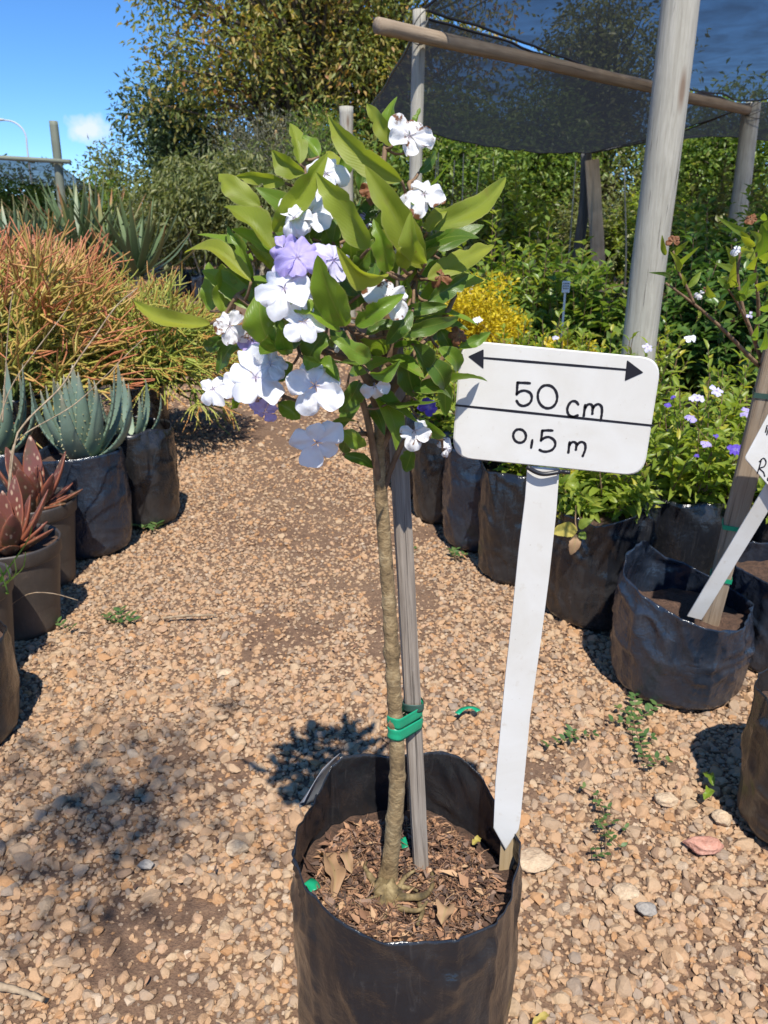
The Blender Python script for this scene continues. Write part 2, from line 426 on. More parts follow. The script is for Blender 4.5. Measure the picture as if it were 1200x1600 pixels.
m = NT('twig_brown'); o = m.obj(); c = m.ramp(m.noise(50, 3, 0.6, o), [(0.35, (0.12, 0.068, 0.036)), (0.65, (0.25, 0.155, 0.085))]); m.p(Base_Color=c, Roughness=0.8); M['twig'] = m.m
m = NT('root_tan'); o = m.obj(); c = m.ramp(m.noise(60, 3, 0.6, o), [(0.32, (0.06, 0.045, 0.02)), (0.5, (0.17, 0.12, 0.05)), (0.70, (0.33, 0.25, 0.12))]); m.p(Base_Color=c, Roughness=0.8); M['root'] = m.m
m = NT('dark_bark'); o = m.obj(); c = m.ramp(m.noise(14, 4, 0.6, o), [(0.35, (0.045, 0.034, 0.026)), (0.65, (0.13, 0.10, 0.075))]); m.p(Base_Color=c, Roughness=0.9); M['dark_bark'] = m.m
m = NT('pale_stem'); o = m.obj(); c = m.ramp(m.noise(14, 4, 0.6, o), [(0.35, (0.24, 0.21, 0.15)), (0.65, (0.45, 0.41, 0.31))]); m.p(Base_Color=c, Roughness=0.9); M['pale_stem'] = m.m
m = NT('dry_stalk'); o = m.obj(); c = m.ramp(m.noise(40, 3, 0.6, o), [(0.35, (0.22, 0.15, 0.09)), (0.65, (0.44, 0.33, 0.21))]); m.p(Base_Color=c, Roughness=0.8); M['dry'] = m.m
def flat(name, col, rough=0.5, var=0.15, scale=40):
    m = NT(name); n1 = m.noise(scale, 4, 0.6, m.obj()); m.p(Base_Color=m.mix(m.mr(n1, 0.35, 0.7), col, tuple(x * (1 - var) for x in col)), Roughness=rough); return m
m = flat('green_tape', (0.012, 0.32, 0.155), 0.4); m.bump(m.noise(90, 3, 0.6, m.obj()), 0.2, 0.002); M['tape'] = m.m
M['tape_dull'] = flat('dull_green_tape', (0.04, 0.085, 0.065), 0.5).m
M['ink'] = flat('black_ink', (0.010, 0.010, 0.016), 0.35).m
M['rubber'] = flat('black_rubber', (0.014, 0.014, 0.018), 0.4).m
m = NT('white_plastic'); o = m.pos(); n1 = m.noise(9, 5, 0.6, o, 0.5); n2 = m.noise(55, 4, 0.6, o); n3 = m.noise(260, 2, 0.5, o)
c = m.mix(m.mr(n1, 0.38, 0.72, 0.0, 0.45), (0.66, 0.645, 0.605), (0.49, 0.445, 0.36))
c = m.mix(m.mr(n2, 0.62, 0.8, 0.0, 0.5), c, (0.42, 0.34, 0.23)); c = m.mix(m.mr(n3, 0.74, 0.8, 0.0, 0.5), c, (0.35, 0.28, 0.2))
m.p(Base_Color=c, Roughness=0.45); m.bump(n2, 0.06, 0.002); M['white'] = m.m
M['tag_white'] = flat('tag_white', (0.62, 0.64, 0.66), 0.5).m
M['steel'] = flat('galvanised_steel', (0.5, 0.52, 0.54), 0.45).m

# petals
def petal_mat(name, a, b, brown=0.0, tr=0.3):
    m = NT(name); x, y, z = m.sep(m.uv()); o = m.obj()
    c = m.ramp(y, [(0.0, b), (0.14, tuple((p_ + q_) / 2 for p_, q_ in zip(a, b))), (0.45, a), (1.0, a)])
    if brown:
        nb = m.noise(55, 4, 0.65, m.pos()); e = m.math('ADD', nb, m.math('MULTIPLY', y, 0.16 * brown))
        c = m.mix(m.mr(e, 0.74 - 0.08 * brown, 0.80 - 0.08 * brown), c, (0.20, 0.085, 0.035))
    m.p(Base_Color=c, Roughness=0.55); m.b.inputs['Specular IOR Level'].default_value = 0.25
    w = m.noise(1.0, 4, 0.6, m.mapping(m.uv(), (16, 3, 1)), 0.8); m.bump(m.math('ADD', m.math('MULTIPLY', w, .4), m.noise(70, 3, 0.6, m.pos())), 0.30, 0.003)
    m.translucent(tr, c); return m.m
M['petal_white'] = petal_mat('petal_white', (0.86, 0.86, 0.885), (0.76, 0.70, 0.80))
M['petal_wilted'] = petal_mat('petal_wilted', (0.80, 0.79, 0.79), (0.66, 0.60, 0.62), 1.0)
M['petal_lilac'] = petal_mat('petal_lilac', (0.50, 0.42, 0.76), (0.64, 0.57, 0.82))
M['petal_pale'] = petal_mat('petal_pale', (0.70, 0.66, 0.86), (0.55, 0.45, 0.80))
M['petal_purple'] = petal_mat('petal_purple', (0.15, 0.09, 0.52), (0.42, 0.36, 0.72))
M['petal_dead'] = petal_mat('petal_dead', (0.22, 0.095, 0.045), (0.36, 0.2, 0.1), 0.6, 0.15)
m = NT('flower_tube'); m.p(Base_Color=(0.30, 0.22, 0.30, 1), Roughness=0.5); M['calyx'] = m.m

OL = [(0, (0.25, 0.30, 0.030)), (0.5, (0.33, 0.355, 0.040)), (1, (0.205, 0.29, 0.032))]
M['leaf_olive'] = leaf_mat('leaf_olive', OL, 0.45, None, 0.52, True)
M['leaf_green'] = leaf_mat('leaf_green', [(0, (0.15, 0.25, 0.024)), (0.5, (0.215, 0.32, 0.032)), (1, (0.13, 0.225, 0.024))], 0.40, None, 0.36, True)
M['leaf_shaded'] = leaf_mat('leaf_shaded', [(0, (0.060, 0.125, 0.018)), (0.5, (0.090, 0.165, 0.022)), (1, (0.12, 0.20, 0.024))], 0.40, None, 0.34, True)  # darker green copy, shade inside the crown put into the leaf colour
M['fol_bruns'] = leaf_mat('foliage_yellow_green', [(0, (0.20, 0.28, 0.034)), (0.35, (0.31, 0.37, 0.055)), (0.7, (0.16, 0.25, 0.030)), (0.93, (0.40, 0.42, 0.07)), (1, (0.52, 0.45, 0.05))], 0.45, None, 0.38)
M['fol_mid'] = leaf_mat('foliage_mid_green', [(0, (0.095, 0.175, 0.034)), (0.5, (0.165, 0.25, 0.046)), (0.9, (0.23, 0.30, 0.06)), (1, (0.30, 0.29, 0.08))], 0.38, None, 0.36)
M['fol_deep'] = leaf_mat('foliage_deep_green', [(0, (0.035, 0.09, 0.02)), (0.6, (0.075, 0.15, 0.03)), (1, (0.12, 0.20, 0.042))], 0.32, None, 0.33)
M['fol_olive'] = leaf_mat('foliage_olive', [(0, (0.10, 0.125, 0.04)), (0.5, (0.165, 0.19, 0.06)), (1, (0.24, 0.235, 0.09))], 0.35, None, 0.42)
M['fol_autumn'] = leaf_mat('foliage_autumn', [(0, (0.11, 0.15, 0.045)), (0.45, (0.19, 0.225, 0.058)), (0.60, (0.28, 0.275, 0.075)), (0.78, (0.40, 0.32, 0.09)), (0.92, (0.46, 0.25, 0.085)), (1, (0.40, 0.17, 0.07))], 0.38, None, 0.45, drift=0.45)
M['fol_blue'] = leaf_mat('foliage_blue_green', [(0, (0.045, 0.08, 0.042)), (0.6, (0.08, 0.12, 0.055)), (1, (0.13, 0.165, 0.07))], 0.28, None, 0.45)
M['fol_grey'] = leaf_mat('foliage_grey', [(0, (0.10, 0.105, 0.07)), (0.5, (0.17, 0.17, 0.12)), (1, (0.24, 0.225, 0.16))], 0.25, None, 0.6)
M['fol_yellow'] = leaf_mat('foliage_golden', [(0, (0.60, 0.45, 0.015)), (0.6, (0.74, 0.57, 0.03)), (1, (0.58, 0.50, 0.04))], 0.38, None, 0.45, gain=1.3)
M['weed'] = leaf_mat('weed_leaf', [(0, (0.055, 0.125, 0.035)), (0.6, (0.09, 0.17, 0.05)), (1, (0.15, 0.21, 0.06))], 0.3, None, 0.45)
M['grass'] = leaf_mat('grass_blade', [(0, (0.10, 0.20, 0.04)), (1, (0.20, 0.28, 0.07))], 0.35, None, 0.45)
M['dead_leaf'] = leaf_mat('dead_leaf', [(0, (0.34, 0.18, 0.085)), (0.5, (0.42, 0.27, 0.15)), (1, (0.30, 0.17, 0.09))], 0.2, None, 0.7)
M['yellow_leaf'] = leaf_mat('yellow_leaf', [(0, (0.50, 0.42, 0.08)), (1, (0.45, 0.34, 0.12))], 0.3, None, 0.6)

# succulents
m = NT('blue_aloe'); x, y, z = m.sep(m.uv()); n1 = m.noise(14, 4, 0.6, m.obj()); n2 = m.noise(3, 2, 0.5, m.obj())
c = m.ramp(y, [(0.0, (0.25, 0.32, 0.12)), (0.25, (0.155, 0.225, 0.145)), (0.8, (0.13, 0.19, 0.135)), (1.0, (0.26, 0.20, 0.12))])
c = m.mix(m.mr(n1, 0.35, 0.7, 0, 0.5), c, (0.20, 0.265, 0.21)); m.p(Base_Color=c, Roughness=0.45); m.bump(n1, 0.1, 0.01); M['blue_aloe'] = m.m
m = NT('aloe_tooth'); m.p(Base_Color=(0.33, 0.30, 0.14, 1), Roughness=0.5); M['tooth'] = m.m
m = NT('spotted_aloe'); x, y, z = m.sep(m.uv()); v = m.new('ShaderNodeTexVoronoi', Scale=1.0); m.l.new(m.mapping(m.obj(), (58, 58, 26)), v.inputs['Vector'])
n1 = m.noise(10, 3, 0.6, m.obj())
c = m.mix(m.mr(n1, 0.45, 0.7), (0.155, 0.052, 0.038), (0.085, 0.075, 0.032)); c = m.mix(m.math('MULTIPLY', m.mr(m.math('ADD', v.outputs['Distance'], m.math('MULTIPLY', m.noise(90, 3, .6, m.obj()), .35)), 0.34, 0.50, 0.9, 0.0), m.mr(m.noise(25, 2, .5, m.obj()), .30, .5)), c, (0.48, 0.34, 0.22))
ed = m.mr(m.math('ABSOLUTE', m.math('SUBTRACT', x, 0.5)), 0.40, 0.5, 0, 0.8); c = m.mix(ed, c, (0.30, 0.085, 0.035))
m.p(Base_Color=c, Roughness=0.42); M['spotted_aloe'] = m.m
m = NT('tree_aloe'); x, y, z = m.sep(m.uv()); r_ = m.new('ShaderNodeObjectInfo').outputs['Random']
t_ = m.math('ADD', y, m.math('MULTIPLY', m.math('SUBTRACT', r_, 0.78), 0.9))
c = m.ramp(t_, [(0.0, (0.085, 0.125, 0.05)), (0.55, (0.125, 0.17, 0.06)), (0.78, (0.24, 0.22, 0.07)), (0.9, (0.38, 0.19, 0.07)), (1.0, (0.34, 0.14, 0.06))]); m.p(Base_Color=c, Roughness=0.45); M['tree_aloe'] = m.m
m = NT('tree_aloe_green'); x, y, z = m.sep(m.uv())
c = m.ramp(y, [(0.0, (0.075, 0.125, 0.06)), (0.75, (0.11, 0.165, 0.08)), (0.95, (0.26, 0.22, 0.09))]); m.p(Base_Color=c, Roughness=0.45); M['tree_aloe_green'] = m.m
def pencil(name, stops):
    m = NT(name); x, y, z = m.sep(m.uv()); t = m.math('ADD', y, m.math('MULTIPLY', m.math('SUBTRACT', x, 0.5), 0.28))
    m.p(Base_Color=m.ramp(t, stops), Roughness=0.45); m.translucent(0.12, (0.4, 0.35, 0.1, 1)); return m.m
M['pencil_red'] = pencil('pencil_red', [(0.0, (0.08, 0.115, 0.03)), (0.36, (0.22, 0.26, 0.05)), (0.66, (0.42, 0.40, 0.08)), (0.86, (0.54, 0.36, 0.10)), (1.02, (0.60, 0.21, 0.10))])
M['pencil_green'] = pencil('pencil_green', [(0.0, (0.06, 0.11, 0.025)), (0.45, (0.15, 0.23, 0.04)), (0.75, (0.32, 0.38, 0.065)), (0.98, (0.50, 0.44, 0.09)), (1.10, (0.54, 0.26, 0.07))])

# shade cloth: woven black net that lets part of the light through
def net_mat(name, lo, hi):
    m = NT(name); o = m.pos()
    fold = m.noise(1.0, 5, 0.6, m.mapping(o, (3.0, 5.0, 3.0)), 0.4)
    df = m.new('ShaderNodeBsdfDiffuse', Color=(0.014, 0.016, 0.020, 1)); tr = m.new('ShaderNodeBsdfTransparent')
    tl = m.new('ShaderNodeBsdfTranslucent', Color=(0.014, 0.016, 0.020, 1)); a1 = m.new('ShaderNodeAddShader'); m.l.new(df.outputs[0], a1.inputs[0]); m.l.new(tl.outputs[0], a1.inputs[1])
    ms = m.n.new('ShaderNodeMixShader'); m.l.new(m.mr(fold, 0.35, 0.7, lo, hi), ms.inputs[0]); m.l.new(tr.outputs[0], ms.inputs[1]); m.l.new(a1.outputs[0], ms.inputs[2]); m.l.new(ms.outputs[0], m.out.inputs[0]); return m.m
M['net'] = net_mat('shade_cloth', 0.72, 0.86); M['net_dense'] = net_mat('shade_cloth_dense', 0.87, 0.95)

# ================================================================== SETTING
# ground: one sheet, finer near the camera
mb = MB()
xs = np.unique(np.concatenate([-np.geomspace(500, 4, 14), np.linspace(-4, 4, 81), np.geomspace(4, 500, 14)]))
ys = np.unique(np.concatenate([-np.geomspace(60, 1, 8), np.linspace(-1, 9, 101), np.geomspace(9, 700, 18)]))
XX, YY = np.meshgrid(xs, ys)
near = np.clip(1 - (np.abs(YY - 4) - 5) / 3, 0, 1) * np.clip(1 - (np.abs(XX) - 3) / 1, 0, 1)
def ground_z(x, y):
    p = np.stack([x * 2.1, y * 2.1, x * 0], -1)
    return 0.010 * fbm(p, 5, 3) - 0.006
ZZ = ground_z(XX, YY) * near - 0.006 * (1 - near)
mb.add(np.stack([XX, YY, ZZ], -1), None, grid_quads(len(ys) - 1, len(xs) - 1))
tag(mb.build('ground', M['earth']), kind='structure')

# the path: centre line and half width (the aisle bends to the left)
def path_c(y):
    return np.interp(y, [0, 1, 2.5, 3.5, 5.0, 8, 14, 25], [0.05, 0.0, -0.18, -0.45, -0.82, -1.75, -3.2, -6.0])
def path_w(y):
    return np.interp(y, [0, 2.5, 3.5, 5, 8, 25], [1.35, 1.12, 0.92, 0.90, 1.0, 1.3])

# gravel
def stone_templates(sub, n, seed):
    out = []
    rs = np.random.default_rng(seed)
    bm = bmesh.new(); bmesh.ops.create_icosphere(bm, subdivisions=sub, radius=1.0)
    v = np.array([q.co[:] for q in bm.verts]); f = np.array([[q.index for q in p.verts] for p in bm.faces]); bm.free()
    for k in range(n):
        w = v.copy()
        for _ in range(9):                                          # broken faces of the crushed stone
            d = unit(rs.normal(size=3)); c = rs.uniform(0.45, 0.78)
            e = w @ d - c; w = w - np.where(e > 0, e, 0)[:, None] * d * 0.92
        w = w * (1 + 0.07 * vnoise(v * 2.5 + k * 7, k)[:, None])
        w = w * np.array([1.0, rs.uniform(0.62, 0.95), rs.uniform(0.42, 0.70)])
        out.append(w)
    return np.array(out), f
def scatter_stones(mb, pts, size, tm, f, sink=0.25, yaw=None):
    N = len(pts); nv = tm.shape[1]
    k = RNG.integers(0, len(tm), N)
    yaw = RNG.uniform(0, 2 * math.pi, N); ti = RNG.normal(0, 0.28, N); tj = RNG.normal(0, 0.28, N)
    W = tm[k] * size[:, None, None]
    c, s = np.cos(ti)[:, None], np.sin(ti)[:, None]
    y, z = W[..., 1] * c - W[..., 2] * s, W[..., 1] * s + W[..., 2] * c; x = W[..., 0]
    c, s = np.cos(tj)[:, None], np.sin(tj)[:, None]
    x, z = x * c + z * s, -x * s + z * c
    c, s = np.cos(yaw)[:, None], np.sin(yaw)[:, None]
    x, y = x * c - y * s, x * s + y * c
    V = np.stack([x, y, z], -1) + pts[:, None, :]
    F = (f[None] + (np.arange(N) * nv)[:, None, None]).reshape(-1, 3)
    mb.add(V.reshape(-1, 3), F)
def field(x0, x1, y0, y1, s):
    gx, gy = np.meshgrid(np.arange(x0, x1, s), np.arange(y0, y1, s))
    p = np.stack([gx.ravel(), gy.ravel()], 1); p += RNG.uniform(-0.55 * s, 0.55 * s, p.shape); return p
def gravel_keep(p):
    x, y = p[:, 0], p[:, 1]
    c, w = path_c(y), path_w(y)
    t = np.abs(x - c) / w
    dens = np.where(t < 1.0, 1.0, np.clip(1.55 - 0.75 * t, 0.12, 1))
    wear = smooth01((y - 1.5) / 2.2) * np.exp(-((x - c - 0.10) / 0.40) ** 2)       # worn track up the middle
    nn = fbm(np.stack([x * 2.6, y * 2.0, x * 0 + 3], -1), 9, 3)
    n2 = fbm(np.stack([x * 7, y * 7, x * 0 + 8], -1), 19, 2)
    bare = np.clip((nn + 0.45 * n2 - np.interp(y, [1.2, 3.4], [0.78, 0.50])) * 3.0, 0, 0.85)
    dens = dens * (1 - 0.86 * wear * (.75 + .35 * n2)) * (1 - bare)
    return RNG.random(len(p)) < dens
mb = MB()
tm2, f2 = stone_templates(2, 14, 3)
tm1, f1 = stone_templates(1, 14, 4)
tm0 = np.array([(1, 0, 0), (-1, 0, 0), (0, .8, 0), (0, -.8, 0), (0, 0, .6), (0, 0, -.6)], float)[None] * (1 + .3 * np.random.default_rng(2).normal(size=(12, 6, 1)).clip(-1, 1)); f0 = np.array([(0, 2, 4), (2, 1, 4), (1, 3, 4), (3, 0, 4), (2, 0, 5), (1, 2, 5), (3, 1, 5), (0, 3, 5)])
def visible(p, m=0.75):
    return np.abs(p[:, 0]) < 0.5 * (p[:, 1] * CP + CAM_H * SP) + m
p = field(-1.5, 1.7, 0.6, 2.9, 0.0197); fade = RNG.random(len(p)) > smooth01((p[:, 1] - 1.7) / 1.2); p = p[gravel_keep(p) & visible(p, .5) & fade]
sz = 0.0132 * np.exp(RNG.normal(0, 0.34, len(p))); sz = np.clip(sz * .95, 0.006, 0.030)
big = (sz > .0145) | (p[:, 1] < 1.45)
for k_, (t_, g_) in ((big, (tm2, f2)), (~big, (tm1, f1))): scatter_stones(mb, np.c_[p[k_], ground_z(p[k_, 0], p[k_, 1]) + sz[k_] * 0.22], sz[k_], t_, g_)
p = field(-1.6, 1.6, 0.6, 4.4, 0.0148); fade = RNG.random(len(p)) > .9 * smooth01((p[:, 1] - 1.6) / 2.4); p = p[(gravel_keep(p) | (RNG.random(len(p)) < .15)) & visible(p, 0.3) & fade]          # smaller chips between
sz = 0.0078 * np.exp(RNG.normal(0, 0.3, len(p)))
big = p[:, 1] < 1.35
for k_, (t_, g_) in ((big, (tm1, f1)), (~big, (tm0, f0))): scatter_stones(mb, np.c_[p[k_], ground_z(p[k_, 0], p[k_, 1]) + sz[k_] * 0.3], sz[k_], t_, g_)
p = field(-2.4, 1.9, 1.7, 5.4, 0.0200); fade = (RNG.random(len(p)) < smooth01((p[:, 1] - 1.7) / 1.2)) & (RNG.random(len(p)) > .75 * smooth01((p[:, 1] - 4.4) / 1.0)); p = p[gravel_keep(p) & visible(p, 0.25) & fade]
sz = np.clip(0.0112 * np.exp(RNG.normal(0, 0.32, len(p))), 0.005, 0.026)
scatter_stones(mb, np.c_[p, ground_z(p[:, 0], p[:, 1]) + sz * 0.2], sz, tm1, f1)
p = field(-4.2, 1.4, 4.4, 10.5, 0.040); c = gravel_keep(p) & (np.abs(p[:, 0] - path_c(p[:, 1])) < 1.5); p = p[c]
sz = np.clip(0.016 * np.exp(RNG.normal(0, 0.3, len(p))), 0.008, 0.03)
scatter_stones(mb, np.c_[p, ground_z(p[:, 0], p[:, 1]) + sz * 0.15], sz, tm0, f0)
q_ = field(-1.9, 1.6, .7, 4.6, 0.0245); q_ = q_[visible(q_, .25)]; q_ = q_[(np.abs(q_[:, 0] - path_c(q_[:, 1])) < 1.2) & (RNG.random(len(q_)) < .75)]      # fine grit everywhere, also on the worn track
sz = 0.0042 * np.exp(RNG.normal(0, 0.35, len(q_)))
scatter_stones(mb, np.c_[q_, ground_z(q_[:, 0], q_[:, 1]) + sz * 0.2], sz, tm0, f0)
tag(mb.build('gravel', M['gravel'], smooth=False), 'loose tan and grey crushed stone covering the nursery aisle', 'gravel', kind='stuff')

# ================================================================== THE FLOWERING TREE IN THE MIDDLE
HC = np.array((0.03, 0.935)); HR = 0.171                              # bag centre and radius

def bag(label, c, r, h, soil_h, seed, mat, group=None, detail=(72, 30), rim=None, lean=(0, 0), flop=0.10, name='grow_bag', fill=True, creases=1.0, radf=None):
    """open-topped polythene grow bag filled with soil"""
    root = empty(name, (c[0], c[1], 0), label, 'grow bag', group)
    nt, nz_ = detail
    th = np.linspace(0, 2 * math.pi, nt, endpoint=False)
    s = np.linspace(0, 1, nz_ + 1)
    TH, S = np.meshgrid(th, s)
    ct, st = np.cos(TH), np.sin(TH)
    rimh = h * (1 + 0.05 * vnoise(np.stack([np.cos(th) * 1.6, np.sin(th) * 1.6, th * 0 + seed], -1), seed))
    if rim is not None: rimh = rim(th)
    Z = S * rimh[None, :]
    ps = np.stack([ct * 1.3, st * 1.3, Z * 4.5 + seed * 3.1], -1)
    d = 0.045 * fbm(ps, seed, 3)
    cre = 1 - np.abs(vnoise(np.stack([ct * 3.5 + st * 1.0, st * 3.5, Z * 1.6 + seed], -1), seed + 3))       # vertical pulled creases
    d = d + 0.030 * creases * np.clip(cre - 0.75, 0, 1) * 4 * (0.3 + 0.7 * S)
    hw = np.sin(Z * 150 + 5 * vnoise(np.stack([ct * 2, st * 2, Z * 9], -1), seed + 5)) * np.clip(vnoise(np.stack([ct * 1.5, st * 1.5, Z * 6 + 9], -1), seed + 6), 0, 1)
    d = d + 0.014 * creases * hw * (1 - 0.5 * S)
    d = d + .020 * creases * (1 - np.abs(fbm(np.stack([ct * 4.5 + Z * 4, st * 4.5, Z * 11 + seed], -1), seed + 31, 2)))      # crumpled film
    up = np.clip((Z - soil_h) / max(h - soil_h, 0.03), 0, 1.5)
    d = d + flop * up * vnoise(np.stack([ct * 1.5, st * 1.5, Z * 2 + 40 + seed], -1), seed + 8)
    rr = r * (1 + d) * (1 + 0.05 * np.sin(np.clip(S, 0, 1) * math.pi * 0.9) - 0.10 * np.exp(-S * nz_ / 1.2))
    rr = rr * (1 + 0.03 * np.cos(2 * TH + seed) * (1 - S))
    if radf is not None: rr = rr * radf(TH, S)
    fold_ = 1 - np.abs(vnoise(np.stack([ct * 2.2 + Z * 5, st * 2.2 - Z * 3, Z * 7 + seed * 1.7], -1), seed + 21)); rr = rr * (1 + .034 * creases * np.clip(fold_ - .8, 0, 1) * 5 * (.4 + .6 * S))      # slanting creases
    X = c[0] + rr * ct + lean[0] * S; Y = c[1] + rr * st + lean[1] * S
    b = MB()
    uv = np.stack([TH / (2 * math.pi), S], -1)
    b.add(np.stack([X, Y, Z + 0.002], -1), None, grid_quads(nz_, nt, True), uv)
    o = b.build('sleeve', mat, root)
    md = o.modifiers.new('thick', 'SOLIDIFY'); md.thickness = 0.0016; md.offset = -1
    if fill:
        b = MB(); nr = 10
        rad = np.linspace(0, 1, nr)
        ring = np.array([np.interp(soil_h, Z[:, j], rr[:, j]) for j in range(nt)]) * 0.985
        RR, TT = np.meshgrid(rad, th, indexing='ij')
        sx = c[0] + lean[0] * soil_h / h + RR * ring[None, :] * np.cos(TT); sy = c[1] + lean[1] * soil_h / h + RR * ring[None, :] * np.sin(TT)
        sz = soil_h + 0.012 * fbm(np.stack([sx * 16, sy * 16, sx * 0], -1), seed, 3)
        b.add(np.stack([sx, sy, sz], -1), None, grid_quads(nr - 1, nt, True))
        b.build('soil', M['soil'], root)
    return root

def hero_rim(th):
    # 0 = right, 90 = away from the camera, 180 = left, 270 = towards the camera
    a = np.degrees(th)
    return np.interp(a, [0, 20, 40, 55, 75, 95, 112, 126, 135, 142, 150, 165, 180, 200, 225, 250, 270, 290, 315, 340, 360],
                     [.448, .470, .505, .522, .514, .498, .516, .524, .506, .476, .468, .480, .498, .500, .482, .466, .468, .456, .448, .440, .448])
hero_bag = bag('big black polythene grow bag in the middle of the aisle holding the flowering tree', HC, HR * .955, 0.50, 0.382, 11, M['bag'], None, (180, 70), hero_rim, flop=0.03, creases=1.0, radf=lambda TH, S: 1 + .095 * np.exp(-((np.degrees(TH + .0) + 180) % 360 - 190) ** 2 / 500.) * np.clip(S * 1.6 - .5, 0, 1))
# folded-over flap at the back left rim
b = MB()
ft = np.linspace(R(124), R(150), 10); fs = np.linspace(0, 1, 7)
FT, FS = np.meshgrid(ft, fs)
top = np.interp(np.degrees(FT), [124, 136, 150], [.520, .505, .470])
rr = HR * (1.085 + 0.05 * FS + 0.03 * np.sin(FS * 3.1)); zz = top - FS * np.interp(np.degrees(FT), [124, 134, 150], [0.03, 0.075, 0.015])
b.add(np.stack([HC[0] + rr * np.cos(FT), HC[1] + rr * np.sin(FT), zz], -1), None, grid_quads(6, 9))
m = NT('polythene_painted_sheen'); m.p(Base_Color=(0.16, 0.17, 0.19, 1), Roughness=0.32); m.bump(m.noise(60, 3, 0.6, m.obj()), 0.3, 0.004); M['flap'] = m.m  # sheen of the lit outer film painted as a pale base colour
o = b.build('folded_flap', M['flap'], hero_bag); md = o.modifiers.new('t', 'SOLIDIFY'); md.thickness = 0.001
# litter on the soil
b = MB(); N = 2600
a = RNG.uniform(0, 2 * math.pi, N); q = np.sqrt(RNG.random(N)) * HR * 0.84
P0 = np.stack([HC[0] + q * np.cos(a), HC[1] + q * np.sin(a), 0.392 + RNG.uniform(-.006, .008, N)], 1)
P0[:, 2] += 0.012 * fbm(np.stack([P0[:, 0] * 16, P0[:, 1] * 16, P0[:, 0] * 0], -1), 11, 3)
dd = unit(np.stack([RNG.normal(size=N), RNG.normal(size=N), RNG.normal(0, .28, N)], 1))
nn = unit(np.stack([RNG.normal(0, .35, N), RNG.normal(0, .35, N), np.ones(N)], 1))
leaf_batch(b, P0, dd, nn, np.abs(RNG.normal(0.013, 0.009, N)) + 0.004, np.abs(RNG.normal(0.006, 0.004, N)) + 0.002, LT2)
N = 1500                                                             # fine fibres
a = RNG.uniform(0, 2 * math.pi, N); q = np.sqrt(RNG.random(N)) * HR * 0.80
P0 = np.stack([HC[0] + q * np.cos(a), HC[1] + q * np.sin(a), 0.396 + RNG.uniform(-.004, .010, N)], 1)
P0[:, 2] += 0.012 * fbm(np.stack([P0[:, 0] * 16, P0[:, 1] * 16, P0[:, 0] * 0], -1), 11, 3)
dd = unit(np.stack([RNG.normal(size=N), RNG.normal(size=N), RNG.normal(0, .3, N)], 1)) * RNG.uniform(.008, .03, N)[:, None]
sticks(b, P0, P0 + dd * .5 + RNG.normal(0, .003, (N, 3)), P0 + dd, .0006, .0006, .0004, sides=3)
tag(b.build('soil_litter', M['chips'], hero_bag), kind='stuff')

tree = empty('flowering_tree', (0.005, 0.945, 0.385), 'small standard tree with white and lilac flowers in the middle of the aisle', 'tree')
TY = 0.945
# trunk
TP = np.array([at(603, 1408, TY), at(606, 1370, TY), at(612, 1325, TY), at(620, 1235, TY), at(620, 1170, TY), at(616, 1090, TY), at(609, 960, TY), at(601, 850, TY), at(593, 740, TY - .004), at(592, 690, TY - .01), at(601, 625, TY - .012), at(604, 560, TY - .01)])
P = resample(TP, 150); u = np.linspace(0, 1, 150)
rad = np.interp(u, [0, .03, .08, .25, .5, .75, 1], [.021, .020, .0135, .0118, .0098, .0090, .0065])
nodes = np.zeros(150)
for k in range(17):
    cpos = RNG.uniform(0.08, 0.62); nodes += RNG.uniform(.06, .20) * np.exp(-((u - cpos) / 0.006) ** 2)
jag = 1 + nodes[:, None] * (0.7 + 0.5 * RNG.random((1, 18))) + 0.07 * vnoise(np.stack([np.cos(np.linspace(0, 6.28, 18))[None] * 1.5 + 0 * u[:, None], np.sin(np.linspace(0, 6.28, 18))[None] * 1.5 + 0 * u[:, None], u[:, None] * 60 + np.zeros((1, 18))], -1), 4)
b = MB(); tube(b, P, rad, 18, jag=jag); trunk = b.build('trunk', M['bark'], tree)
# swollen base and surface roots
b = MB()
def soilpt(px, py, z=0.390): return gnd(px, py, z)
for pts, r0 in [([(612, 1400), (640, 1402), (665, 1398), (676, 1380), (672, 1345)], .0065), ([(596, 1392), (580, 1372), (570, 1352), (586, 1340)], .006),
                ([(620, 1392), (632, 1372), (648, 1360)], .0055), ([(610, 1410), (628, 1420), (655, 1422), (668, 1408)], .0055), ([(655, 1412), (660, 1425), (652, 1445)], .005),
                ([(598, 1408), (604, 1425), (596, 1446)], .004), ([(622, 1385), (642, 1388), (652, 1392)], .0045), ([(590, 1400), (555, 1410), (522, 1418)], .0018), ([(588, 1338), (594, 1326)], .0045)]:
    pp = np.array([soilpt(x, y, 0.396 + 0.007 * math.sin(i * 1.7 + r0 * 900)) for i, (x, y) in enumerate(pts)])
    pp = resample(pp, 22); rr = r0 * .82 * np.linspace(1.2, .45, 22) * (1 + .22 * vnoise(np.stack([np.arange(22) * .7, np.zeros(22), np.zeros(22) + r0 * 999], -1), 3))
    tube(b, pp, rr, 10)
bs = soilpt(604, 1398, 0.394)
th_ = np.linspace(0, 2 * math.pi, 24, endpoint=False); ph = np.linspace(0.02, math.pi - .02, 14)
TH, PH = np.meshgrid(th_, ph); n_ = np.stack([np.sin(PH) * np.cos(TH), np.sin(PH) * np.sin(TH), np.cos(PH)], -1)
b.add(bs + n_ * np.array((.023, .021, .022)) * (1 + .30 * fbm(n_ * 3.0, 6, 3))[..., None], None, grid_quads(13, 24, True))
b.build('roots', M['root'], tree)

